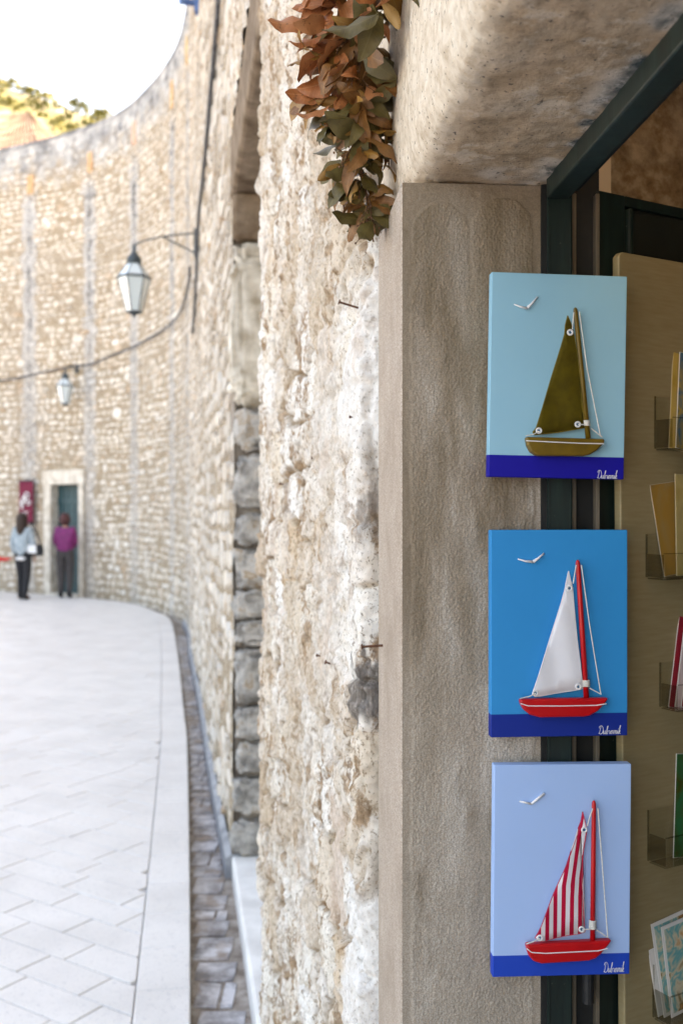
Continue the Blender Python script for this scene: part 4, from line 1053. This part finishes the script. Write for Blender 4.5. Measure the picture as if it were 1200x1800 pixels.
def leaf_mesh(L, W, curl, cup, k):
    v = []; f = []; n = 9; m_ = 5
    for i in range(n):
        t = i/(n-1); w = W*max(.02, math.sin(math.pi*min(1, t*.93+.05))**.75*(1-.12*t)); a = curl*t*t
        y = L*t*(1-a*a/6); zz = -L*t*a*.5
        for j in range(m_):
            u = (j/(m_-1)-.5)*2
            v.append((u*w/2*(1-.12*abs(cup)*abs(u)), y, zz+cup*abs(u)**1.5*w*.35+.0032*math.sin(t*13+k+u)*abs(u)))
    for i in range(n-1):
        for j in range(m_-1): f.append((i*m_+j, i*m_+j+1, (i+1)*m_+j+1, (i+1)*m_+j))
    b = len(v)
    v += [(-.0007, -.012, .001), (.0007, -.012, .001), (.0007, 0.003, .0006), (-.0007, 0.003, .0006)]; f.append((b, b+1, b+2, b+3))
    return v, f
leaf_data = []
for k in range(12):
    v, f = leaf_mesh(rng.uniform(.056, .084), rng.uniform(.027, .038), rng.uniform(-.6, 1.3), rng.uniform(-.7, 1.1), k)
    me = bpy.data.meshes.new('leaf'); me.from_pydata(v, [], f); me.materials.append(LM[k % 4]); me.polygons.foreach_set('use_smooth', [True]*len(f)); leaf_data.append(me)
bunch = empty('dried_leaf_bunch', P(640, -60, 1.58)); tag(bunch, 'hanging bunch of dried brown leaves beside the shop lintel', 'leaf bunch')
bo = bunch.location.copy()
spine = [P(668, -120, 1.54), P(650, -20, 1.53), P(636, 90, 1.54), P(628, 190, 1.56), P(634, 290, 1.58), P(645, 350, 1.60), P(651, 395, 1.61), P(656, 425, 1.61)]
sp_s = catmull([q-bo for q in spine], .004)
M_TWIG = simple('dry_twig', (.09, .04, .018), (.16, .075, .03), .8, 60, .3, .0006)
m = MB(); m.tube(sp_s, [.0035*(1-.8*i/len(sp_s))+.0007 for i in range(len(sp_s))], 6); m.build('stem', M_TWIG, bunch)
# half-widths of the bunch (left, right) at photo heights
prof_y = [-120, -20, 60, 120, 180, 240, 300, 350, 390]
prof_l = [160, 160, 150, 128, 106, 78, 62, 54, 30]; prof_r = [160, 150, 118, 74, 44, 30, 22, 16, 10]
nleaf = 370
sp_y = [900-((q+bo).z-CAMH)/(q+bo).y*F for q in sp_s]
for k in range(nleaf):
    py0 = -110+510*((k+rng.random())/nleaf)**1.2
    if py0 > 200 and rng.random() < .20: continue
    q = sp_s[int(np.argmin([abs(a-py0) for a in sp_y]))]
    hl = np.interp(py0, prof_y, prof_l)/F*1.57; hr = np.interp(py0, prof_y, prof_r)/F*1.57
    an = rng.uniform(0, 2*math.pi); rr_ = math.sqrt(rng.random()); ca, sa = math.cos(an)*rr_, math.sin(an)*rr_
    lat = (hl if ca < 0 else hr)*ca; dep = (.060 if sa < 0 else .022)*sa*np.interp(py0, [0, 380], [1, .4])
    base = q+Vector((lat*.60, dep*.7, rng.uniform(.0, .03)))
    if ca > 0 and py0 < 120: base = q+Vector((.040*ca, -.26*ca+rng.uniform(-.02, .02), rng.uniform(-.01, .03)))
    dirv = Vector((ca*1.5*(.3 if ca > 0 and py0 < 120 else 1)+rng.gauss(-.12, .7), sa*.7+rng.gauss(0, .45), -rng.uniform(-.1, 1.1))).normalized()
    col = rng.random(); py = py0
    if ca < -.3 and py < 200: typ = 0 if col < .62 else (3 if col < .85 else 1)
    elif py < 190: typ = 0 if col < .22 else (1 if col < .58 else (3 if col < .80 else 2))
    else: typ = 2 if col < .50 else (1 if col < .80 else 3)
    me = leaf_data[rng.choice([i for i in range(12) if i % 4 == typ])]
    o = bpy.data.objects.new('leaf', me); COL.objects.link(o); o.parent = bunch
    z_ = Vector((ca*.8+rng.gauss(-.1, .7), -1+rng.gauss(0, .5), rng.gauss(.3, .6))); xax = dirv.cross(z_).normalized(); zax = xax.cross(dirv).normalized()
    sc_ = rng.uniform(.70, 1.22)*float(np.interp(py, [100, 380], [1, .72]))
    o.matrix_local = Matrix.Translation(base) @ Matrix((xax, dirv, zax)).transposed().to_4x4() @ Matrix.Scale(sc_, 4)
for k in range(40):
    q = sp_s[int(rng.uniform(.15, .99)*(len(sp_s)-1))]; d = Vector((rng.gauss(-.2, .7), rng.gauss(-.3, .5), -1)).normalized(); L = rng.uniform(.03, .07); m = MB()
    pts = [q, q+d*L*.5+Vector((rng.gauss(0, .004), 0, 0)), q+d*L]; m.tube(pts, [.001, .0008, .0005], 5)
    for j in range(4):
        e = pts[1].lerp(pts[2], j/3)+Vector((rng.gauss(0, .003), rng.gauss(0, .003), 0)); m.lathe([(.0003, -.002), (.0017, -.0008), (.0017, .0008), (.0003, .002)], 6, Matrix.Translation(e))
    m.build('twig', M_TWIG, bunch)

# ------------------------------------------------------------------ NAILS
M_RUST = simple('rusted_iron', (.07, .028, .014), (.15, .06, .03), .85, 200, .5, .0006)
def near_pt(px):                        # point of the near wall's plan seen at px
    k = (px-600)/F; a = Vector((.045, 1.76)); d = A_-a; t = (k*a.y-a.x)/(d.x-k*d.y); return a+d*t
def nail(px, py, px2, py2, label, r_=.0014):
    q = near_pt(px2); b = P(px2, py2, q.y); L = abs(px2-px)/F*q.y*1.02; tip = P(px, py, q.y-.005)
    e = empty('nail', b); tag(e, label, 'nail', 'nails in the wall'); d = (tip-b); m = MB(); m.tube([-d*.5, d], r_, 8); m.build('shank', M_RUST, e)
    m = MB(); dn = d.normalized(); m.tube([d-dn*.0008, d+dn*.0012], r_*2.3, 10); m.build('head', M_RUST, e)
nail(596, 531, 632, 542, 'long bent rusty nail high in the wall left of the jamb', .0021)
nail(636, 1137, 666, 1135, 'thick rusty nail sticking out against the jamb', .002)
nail(572, 1164, 594, 1171, 'rusty nail low in the wall tilted down, left of the jamb nail', .0020)
nail(615, 733, 626, 734, 'tiny nail in the white plaster beside the jamb', .0012)
nail(548, 804, 562, 804, 'small dark nail at mid height in the rubble', .0018)
nail(492, 850, 505, 853, 'small nail nearest to the niche edge', .002)
nail(557, 1152, 567, 1154, 'short nail just above the tilted low nail', .0016)

# ------------------------------------------------------------------ LANTERNS
def glass_mat():
    m, t, b = newmat('frosted_lantern_glass'); b.inputs['Base Color'].default_value = (.74, .83, .86, 1); b.inputs['Roughness'].default_value = .35
    b.inputs['Transmission Weight'].default_value = .35; b.inputs['IOR'].default_value = 1.3; return m
M_GLASS = glass_mat()
M_LAMPM = simple('lamp_iron', (.03, .045, .055), (.06, .08, .09), .5, 30, .2, metal=.3)
def lantern(top, H_, label, mount, brace):
    e = empty('wall_lantern', top); tag(e, label, 'lantern', 'wall lanterns'); k = H_/105.0
    lev = {'cap': -2, 'neck': -15, 'sh': -42, 'bot': -104}
    def ring(r_, z): return [Vector((r_*k*math.cos(math.pi/3*i+.3), r_*k*math.sin(math.pi/3*i+.3), z*k)) for i in range(6)]
    rn, rs, rb = ring(11, -16), ring(29, -42), ring(13, -103)
    for i in range(6):
        j = (i+1) % 6
        for A4, B4 in ((rn, rs), (rs, rb)):
            q = [A4[i], A4[j], B4[j], B4[i]]; c = sum(q, Vector())/4; nr = Vector((c.x, c.y, 0)).normalized()*.006*k*10
            q1 = [p_*1 for p_ in q]; q2 = [p_-nr*.1 for p_ in q]; m = MB(); m.add(q1+q2, [(0, 1, 2, 3), (7, 6, 5, 4), (0, 4, 5, 1), (1, 5, 6, 2), (2, 6, 7, 3), (3, 7, 4, 0)]); m.build('pane', M_GLASS, e)
        m = MB(); m.tube([rn[i], rs[i], rb[i]], 1.1*k, 6); m.build('corner_bar', M_LAMPM, e)
    for rr, w in ((rn, 1.6), (rs, 2.2), (rb, 1.6)):
        m = MB(); m.tube(rr+[rr[0]], w*k, 6, False); m.build('rim', M_LAMPM, e)
    m = MB(); m.lathe([(12, -17), (13, -13), (12, -6), (9, -3), (6, 2), (3, 6), (3, 14), (1, 16)], 12, Matrix.Scale(k, 4)); m.build('cap', M_LAMPM, e, smooth=True)
    m = MB(); m.lathe([(1, -112), (4, -108), (12, -103), (12, -101)], 12, Matrix.Scale(k, 4)); m.build('base_finial', M_LAMPM, e, smooth=True)
    mt = mount-top; t0 = Vector((0, 0, 15*k)); m = MB()
    pts = catmull([t0, t0+(mt-t0)*.12+Vector((0, 0, .03)), t0+(mt-t0)*.5+Vector((0, 0, .045)), mt+Vector((0, 0, .03))], .05); m.tube(pts, .008, 6)
    m.build('bracket_arm', M_LAMPM, e)
    m = MB(); m.tube([t0+(mt-t0)*.45+Vector((0, 0, .045)), mt+Vector((0, 0, -brace*.55))-(mt-t0)*.2, mt+Vector((0, 0, -brace))], .008, 6); m.build('brace', M_LAMPM, e)
    m = MB(); m.box(mt+Vector((0, 0, -brace*.4)), (.05, .05, brace*1.6)); m.build('wall_plate', M_LAMPM, e)
    return e
mt1 = wpx(350, 415, .02); lz = mt1.y-.12
lantern(P(236, 447, lz), 104/F*lz, 'large frosted glass street lantern on a long iron bracket', mt1, .17)
mt2 = wpx(137, 645, .02); q2 = P(115, 657, mt2.y-.3)
lantern(q2, 54/F*q2.y, 'small far street lantern above the door', mt2, .1)

# ------------------------------------------------------------------ CABLES, BRACKET
M_CABLE = simple('dark_cable', (.05, .05, .055), (.13, .13, .14), .8, 30)
def cable(pxs, rad, label, name='cable', off=.05, mat=M_CABLE):
    pts = catmull([wpx(x, y, off) for x, y in pxs], .06); c = pts[0].copy()
    m = MB(); m.tube([p_-c for p_ in pts], rad, 6); o = m.build(name, mat, None, smooth=True); o.location = c; tag(o, label, 'cable'); return o
cable([(-620, 742), (-420, 722), (-220, 700), (-40, 677), (0, 671), (40, 664), (90, 653), (130, 645), (165, 641), (195, 628), (240, 610), (280, 588), (310, 566), (328, 540), (341, 500), (344, 470)], .017, 'thick dark cable sagging along the curved wall', off=.06)
cable([(394, 0), (385, 100), (376, 190), (366, 290), (356, 370), (352, 440), (349, 520), (343, 585)], .015, 'dark cable running down the wall past the lantern bracket', off=.03)
m = MB(); bp = wpx(352, 6, .02); t0 = P(316, 2, bp.y-.1); m.tube([Vector((0, 0, 0)), (t0-bp)*.6+Vector((0, 0, .0)), t0-bp], .03, 8)
e = empty('wall_bracket', bp); tag(e, 'blue painted iron bracket sticking out at the wall top', 'bracket')
M_BLUEP = simple('blue_bracket_paint', (.04, .10, .28), (.08, .17, .36), .5, 20); m.build('arm', M_BLUEP, e); box('plate', (0, 0, 0), (.06, .1, .18), M_BLUEP, e)

# ------------------------------------------------------------------ BANNER
M_BANNER = simple('maroon_banner_cloth', (.14, .004, .028), (.18, .006, .036), .8, 8, .1)
sB0, sB1 = s_px(66), s_px(41); hB1, hB0 = wh(54, 846)[1], wh(54, 920)[1]
oB = wpt((sB0+sB1)/2, hB0, .1); ban = empty('wall_banner', oB); tag(ban, 'narrow maroon banner with white emblem left of the far door', 'banner')
bv = []; bf = []
for i in range(9):
    for k in range(13):
        a, b = i/8, k/12; bv.append(wpt(sB0+(sB1-sB0)*a, hB0+(hB1-hB0)*b, .10+.012*math.sin(a*6+b*2)*(1-b))-oB)
for i in range(8):
    for k in range(12): bf.append((i*13+k, (i+1)*13+k, (i+1)*13+k+1, i*13+k+1))
o = mobj('cloth', bv, bf, M_BANNER, ban, True); o.modifiers.new('t', 'SOLIDIFY').thickness = .004
for hh in (hB1+.01, hB0-.005): m = MB(); m.tube([wpt(sB0-.04, hh, .10)-oB, wpt(sB1+.04, hh, .10)-oB], .012, 8); m.build('rod', M_LAMPM, ban)
m = MB(); m.tube([wpt((sB0+sB1)/2, hB1+.01, .10)-oB, wpt((sB0+sB1)/2, hB1+.01, -.02)-oB], .012, 8); m.build('hook', M_LAMPM, ban)
def bpt(px, py, off=.126):
    s, h_ = wh(px, py); return wpt(s, h_, off)-oB
for st in ([(46, 886), (49, 881), (53, 880), (51, 886), (47, 889), (45, 884), (49, 875), (53, 870), (54, 877)], [(52, 868), (57, 866), (60, 872), (55, 877), (51, 873), (55, 882), (61, 880), (62, 886), (56, 887)], [(50, 894), (46, 891), (48, 886)], [(47, 902), (52, 900), (56, 901), (59, 899)], [(48, 907), (53, 906), (57, 905)]):
    m = MB(); m.tube(catmull([bpt(*q) for q in st], .02), .012 if st[0][1] < 895 else .009, 5); m.build('emblem', M_WHITE, ban)

# ------------------------------------------------------------------ PEOPLE
def skin_obj(name, verts, edges, radii, mat, parent, sub=2, root=0):
    me = bpy.data.meshes.new(name); me.from_pydata(verts, edges, []); o = bpy.data.objects.new(name, me); COL.objects.link(o)
    sk = o.modifiers.new('skin', 'SKIN'); sk.use_smooth_shade = True
    if not me.skin_vertices: 
        bpy.context.view_layer.objects.active = o; me.skin_vertices.add() if hasattr(me.skin_vertices, 'add') else None
    for i, r_ in enumerate(radii):
        d = me.skin_vertices[0].data[i]; d.radius = r_ if isinstance(r_, tuple) else (r_, r_); d.use_root = (i == root)
    ss_ = o.modifiers.new('sub', 'SUBSURF'); ss_.levels = sub; ss_.render_levels = sub
    bpy.context.view_layer.update(); dg = bpy.context.evaluated_depsgraph_get()
    nm = bpy.data.meshes.new_from_object(o.evaluated_get(dg)); bpy.data.objects.remove(o); nm.name = name
    nm.materials.clear(); nm.materials.append(mat); nm.polygons.foreach_set('use_smooth', [True]*len(nm.polygons))
    return link(bpy.data.objects.new(name, nm), parent)
M_SKIN = simple('skin', (.45, .26, .18), (.52, .31, .22), .55, 20)
def person(px, py, H_, rz, label, hair, jacket, hem, trousers, shoes, long_hair, stride, arms, girth=1.0):
    z = CAMH*F/(py-900); k = H_/1.65
    root = empty('person', ((px-600)/F*z, z, 0), (0, 0, rz)); root.scale = (k, k, k); tag(root, label, 'person')
    # faces +y (away from the camera)
    fl, fr = stride
    J = {'pel': (0, 0, .90), 'wa': (0, .0, 1.04), 'ch': (0, .01, 1.24), 'nk': (0, .0, 1.40), 'hb': (0, .015, 1.48), 'hm': (0, .02, 1.55), 'ht': (0, .015, 1.61),
         'hl': (-.085, 0, .86), 'kl': (-.085, .03+fl*.5, .47), 'al': (-.085, fl-.02, .09), 'tl': (-.095, fl+.12, .035),
         'hr': (.085, 0, .86), 'kr': (.085, .03+fr*.5, .47), 'ar': (.085, fr-.02, .09), 'tr': (.095, fr+.12, .035),
         'sl': (-.155, 0, 1.34), 'sr': (.155, 0, 1.34), 'nose': (0, .115, 1.545)}
    J.update(arms)
    names = list(J); ix = {n: i for i, n in enumerate(names)}
    E = [('pel', 'wa'), ('wa', 'ch'), ('ch', 'nk'), ('nk', 'hb'), ('hb', 'hm'), ('hm', 'ht'), ('hm', 'nose'), ('pel', 'hl'), ('hl', 'kl'), ('kl', 'al'), ('al', 'tl'), ('pel', 'hr'), ('hr', 'kr'), ('kr', 'ar'), ('ar', 'tr'), ('ch', 'sl'), ('sl', 'el'), ('el', 'wl'), ('wl', 'ml'), ('ch', 'sr'), ('sr', 'er'), ('er', 'wr'), ('wr', 'mr')]
    rad = {'pel': (.13, .10), 'wa': (.12, .09), 'ch': (.14, .10), 'nk': .05, 'hb': (.065, .075), 'hm': (.075, .088), 'ht': (.05, .06), 'nose': .012, 'hl': .085, 'hr': .085, 'kl': .055, 'kr': .055, 'al': .036, 'ar': .036, 'tl': .03, 'tr': .03, 'sl': .05, 'sr': .05, 'el': .038, 'er': .038, 'wl': .026, 'wr': .026, 'ml': (.034, .018), 'mr': (.034, .018)}
    body = skin_obj('body', [J[n] for n in names], [(ix[a], ix[b]) for a, b in E], [rad[n] for n in names], M_SKIN, root)
    for sd in 'lr':
        w, h_ = Vector(J['w'+sd]), Vector(J['m'+sd]); d = (h_-w).normalized(); sdv = d.cross(Vector((0, 1, 0))).normalized() if abs(d.y) < .9 else Vector((1, 0, 0)); m = MB()
        for q in range(5):
            b_ = h_+sdv*(-.026+.0125*q) if q < 4 else h_-d*.04+sdv*.03; dd = d if q < 4 else (d+sdv*.7).normalized(); L = (.062, .075, .078, .068, .055)[q]
            m.tube([b_, b_+dd*L*.5, b_+dd*L*.8+Vector((0, .012, 0)), b_+dd*L+Vector((0, .02, 0))], [.009, .0085, .008, .006], 6)
        m.build('fingers', M_SKIN, body, smooth=True)
    def sub(name, keys, edges, radii, mat): return skin_obj(name, [J[n] if isinstance(n, str) else n for n in keys], edges, radii, mat, root)
    g = girth
    sub('trousers', ['pel', 'hl', 'kl', 'al', 'hr', 'kr', 'ar', 'wa'], [(0, 1), (1, 2), (2, 3), (0, 4), (4, 5), (5, 6), (0, 7)], [(.15*g, .125), .105*g, .075*g, .055*g, .105*g, .075*g, .055*g, (.13*g, .11)], trousers)
    sub('jacket', [(0, 0, .80+hem[0]), 'wa', 'ch', (0, 0, 1.37), 'sl', 'el', 'wl', 'sr', 'er', 'wr'], [(0, 1), (1, 2), (2, 3), (2, 4), (4, 5), (5, 6), (2, 7), (7, 8), (8, 9)], [(.185*g, .15), (.165*g, .135), (.165*g, .13), (.075, .07), .085, .065, .045, .085, .065, .045], jacket)
    if hem[1]: sub('shirt_tail', [(0, 0, .74+hem[0]), (0, 0, .86+hem[0])], [(0, 1)], [(.175*g, .145), (.18*g, .145)], hem[1])
    m = MB()
    Mh = Matrix.Translation((0, -.005, 1.555)) @ Matrix.Diagonal((1, 1.12, 1, 1))
    if long_hair: m.lathe([(.012, .125), (.06, .112), (.098, .055), (.106, 0), (.108, -.08), (.112, -.16), (.10, -.24), (.07, -.31), (.03, -.35)], 16, Mh @ Matrix.Translation((-.01, -.02, 0)))
    else: m.lathe([(.012, .118), (.062, .105), (.098, .05), (.108, -.01), (.104, -.06), (.085, -.10), (.06, -.12)], 16, Mh @ Matrix.Translation((0, -.018, 0)))
    ho = m.build('hair', hair, root, smooth=True); 
    for i, v in enumerate(ho.data.vertices): v.co += v.co.normalized()*.006*math.sin(i*2.7)
    for sd, tt, aa in (('l', 'tl', 'al'), ('r', 'tr', 'ar')):
        a, b = Vector(J[aa]), Vector(J[tt]); skin_obj('shoe', [a+Vector((0, -.02, .06)), a+Vector((0, -.02, -.045)), b], [(0, 1), (1, 2)], [.05, .047, (.044, .034)], shoes, root)
    return root
M_JGREY = simple('grey_blue_wool', (.27, .33, .37), (.38, .45, .49), .9, 12, .3); M_JMAG = simple('magenta_quilt', (.17, .012, .11), (.24, .018, .15), .6, 14, .5, .01)
M_BLK = simple('black_cloth', (.008, .009, .012), (.02, .02, .025), .8, 20); M_DGR = simple('charcoal_brown_cloth', (.045, .04, .042), (.075, .068, .07), .85, 20)
M_HB = simple('dark_brown_hair', (.018, .009, .006), (.045, .02, .012), .6, 60, .6, .01, vscale=(1, 1, .2)); M_HA = simple('auburn_hair', (.05, .012, .014), (.09, .022, .02), .6, 60, .6, .01)
M_REDJ = simple('red_jacket', (.60, .012, .012), (.68, .02, .02), .7, 12); M_PALE = simple('pale_blue_denim', (.42, .48, .58), (.52, .58, .68), .85, 20); M_SHIRT = simple('white_shirt', (.70, .72, .74), (.78, .79, .8), .85, 20)
AR = {'el': (-.22, -.01, 1.08), 'wl': (-.20, .07, .86), 'ml': (-.19, .09, .78), 'er': (.22, -.01, 1.08), 'wr': (.20, .07, .86), 'mr': (.19, .09, .78)}
AR2 = {'el': (-.19, .03, 1.08), 'wl': (-.13, .20, 1.0), 'ml': (-.08, .26, 1.0), 'er': (.19, .03, 1.08), 'wr': (.13, .20, 1.0), 'mr': (.08, .26, 1.0)}
w1 = person(41, 1054, 1.56, R(-12), 'person with long dark hair, pale grey jacket and black trousers beside the banner', M_HB, M_JGREY, (.0, M_SHIRT), M_BLK, M_BLK, True, (.07, -.06), AR)
w2 = person(115, 1051, 1.56, R(4), 'person in a magenta jacket and dark trousers before the teal door', M_HA, M_JMAG, (.06, None), M_DGR, M_BLK, False, (.02, -.02), AR2, 1.08)
ch_arm = {'el': (-.18, .05, 1.10), 'wl': (-.18, .12, .90), 'ml': (-.18, .14, .82), 'er': (.36, .02, 1.30), 'wr': (.56, .03, 1.33), 'mr': (.64, .03, 1.33)}
w3 = person(-11, 1053, .92, R(0), 'small person in red jacket at the left picture edge, arm stretched out', M_HB, M_REDJ, (.02, None), M_PALE, M_BLK, False, (.02, -.02), ch_arm, 1.1)
# shoulder bag of the first walker
bl = Matrix.Translation(w1.location) @ Matrix.Rotation(w1.rotation_euler.z, 4, 'Z')
bag = empty('shoulder_bag', bl @ Vector((.25, .0, .80)), (0, 0, w1.rotation_euler.z)); tag(bag, 'black shoulder bag with white flap on the grey jacket', 'bag')
m = MB(); m.prism([(-.13, 0), (.13, 0), (.15, .10), (.12, .21), (-.12, .21), (-.15, .10)], -.05, .05); m.build('body', M_BLK, bag, bev=.02)
m = MB(); m.prism([(-.16, .06), (.05, .05), (.04, .20), (-.13, .20)], -.066, -.052); m.build('flap', M_SHIRT, bag, bev=.005)
m = MB(); m.tube(catmull([Vector(q) for q in ((.10, 0, .20), (.06, -.09, .42), (-.06, -.08, .60), (-.09, 0, .62), (-.06, .08, .55), (.0, .1, .35), (.08, .03, .2))], .03), .012, 6); m.build('strap', M_BLK, bag)

# ------------------------------------------------------------------ BEYOND THE WALL: hill, scrub, roof
M_HILL = simple('dry_hillside', (.085, .08, .018), (.30, .27, .19), .95, .06, .4, .5, kind='Position', lo=.42, hi=.6)
hx = np.linspace(-260, 160, 90); hy = np.linspace(110, 420, 60); X, Y = np.meshgrid(hx, hy, indexing='ij'); xf, yf = X.ravel(), Y.ravel()
ridge = 88-.22*(xf+60)*0-.32*(xf+62)
hz = np.clip((yf-112)/88, 0, 1)**.8*ridge+3.5*fbm(np.stack([xf*.045, yf*.045, 0*xf], 1), 5, 4)-sstep(205, 420, yf)*40
HV = np.stack([xf, yf, hz-2], 1); nh = len(hy); ii = (np.arange(len(hx)-1)[:, None]*nh+np.arange(nh-1)[None, :]).ravel()
hill = grid_obj('hill', HV, np.stack([ii, ii+nh, ii+nh+1, ii+1], 1), M_HILL, None); hill['kind'] = 'structure'
def bushmat(name, a, b_):
    m, t, b = newmat(name); n = noise(t, coords(t, kind='Position'), .5, 4); t.links.new(ramp(t, n, [(.35, a), (.65, b_)]), b.inputs['Base Color']); b.inputs['Roughness'].default_value = .7; return m
scr = MB()
def hz_at(x, y): return float(np.clip((y-112)/88, 0, 1)**.8*(88-.32*(x+62)))-2
for k in range(1500):
    x, y = rng.uniform(-110, -30), rng.uniform(135, 204); z = hz_at(x, y); r_ = rng.uniform(.5, 1.5)
    for j in range(16):
        d = Vector((rng.gauss(0, 1), rng.gauss(0, 1), abs(rng.gauss(0, .8)))).normalized()*r_*rng.uniform(.55, 1.05); c = Vector((x, y, z+.3))+d
        a, b = Vector((rng.gauss(0, 1), rng.gauss(0, 1), rng.gauss(0, 1))).normalized(), Vector((rng.gauss(0, 1), rng.gauss(0, 1), rng.gauss(0, 1))).normalized(); q = r_*.36
        scr.add([c-a*q, c+b*q, c+a*q, c-b*q], [(0, 1, 2, 3)])
o = scr.build('hill_scrub', bushmat('scrub_leaves', (.045, .06, .010), (.16, .14, .018))); tag(o, 'yellow green scrub covering the hillside above the wall', 'scrub', kind='stuff')
M_TILE = simple('terracotta_tiles', (.10, .055, .035), (.24, .175, .13), .85, 1.6, .4, .02, kind='Position'); M_HW = simple('house_plaster', (.58, .52, .43), (.68, .62, .53), .9, 1, kind='Position')
hc = P(-50, 330, 46); house = empty('tiled_house', (hc.x, hc.y, 0), (0, 0, R(-14))); tag(house, 'house with weathered terracotta tiled roof behind the wall top', 'house')
ev = P(0, 300, 46).z; rd = P(0, 203, 49).z
box('wall', (0, 3, ev/2-.2), (8.6, 9, ev), M_HW, house, bev=.02)
m = MB(); ncol = 40
def roofplane(a, b, c, d, n):            # corrugated plane: eave a-b, ridge d-c
    vs_ = []; fs = []
    for i in range(n*4+1):
        t = i/(n*4); lift = Vector((0, 0, .07*abs(math.sin(math.pi*i/4))))
        for k in range(13):
            q = (Vector(a).lerp(Vector(b), t)).lerp(Vector(d).lerp(Vector(c), t), k/12); vs_.append(q+lift+Vector((0, 0, .03*(k % 2))))
    for i in range(n*4):
        for k in range(12): fs.append((i*13+k, (i+1)*13+k, (i+1)*13+k+1, i*13+k+1))
    m.add(vs_, fs)
w_, d0_, d1_ = 4.7, -1.9, 7.9; ry = 3.0
roofplane((-w_, d0_, ev), (w_, d0_, ev), (w_-3.6, ry, rd), (-w_+3.6, ry, rd), 34)
roofplane((w_, d0_, ev), (w_, d1_, ev), (w_-3.6, ry, rd), (w_-3.6, ry, rd), 34)
roofplane((w_, d1_, ev), (-w_, d1_, ev), (-w_+3.6, ry, rd), (w_-3.6, ry, rd), 34)
roofplane((-w_, d1_, ev), (-w_, d0_, ev), (-w_+3.6, ry, rd), (-w_+3.6, ry, rd), 34)
m.build('roof', M_TILE, house)
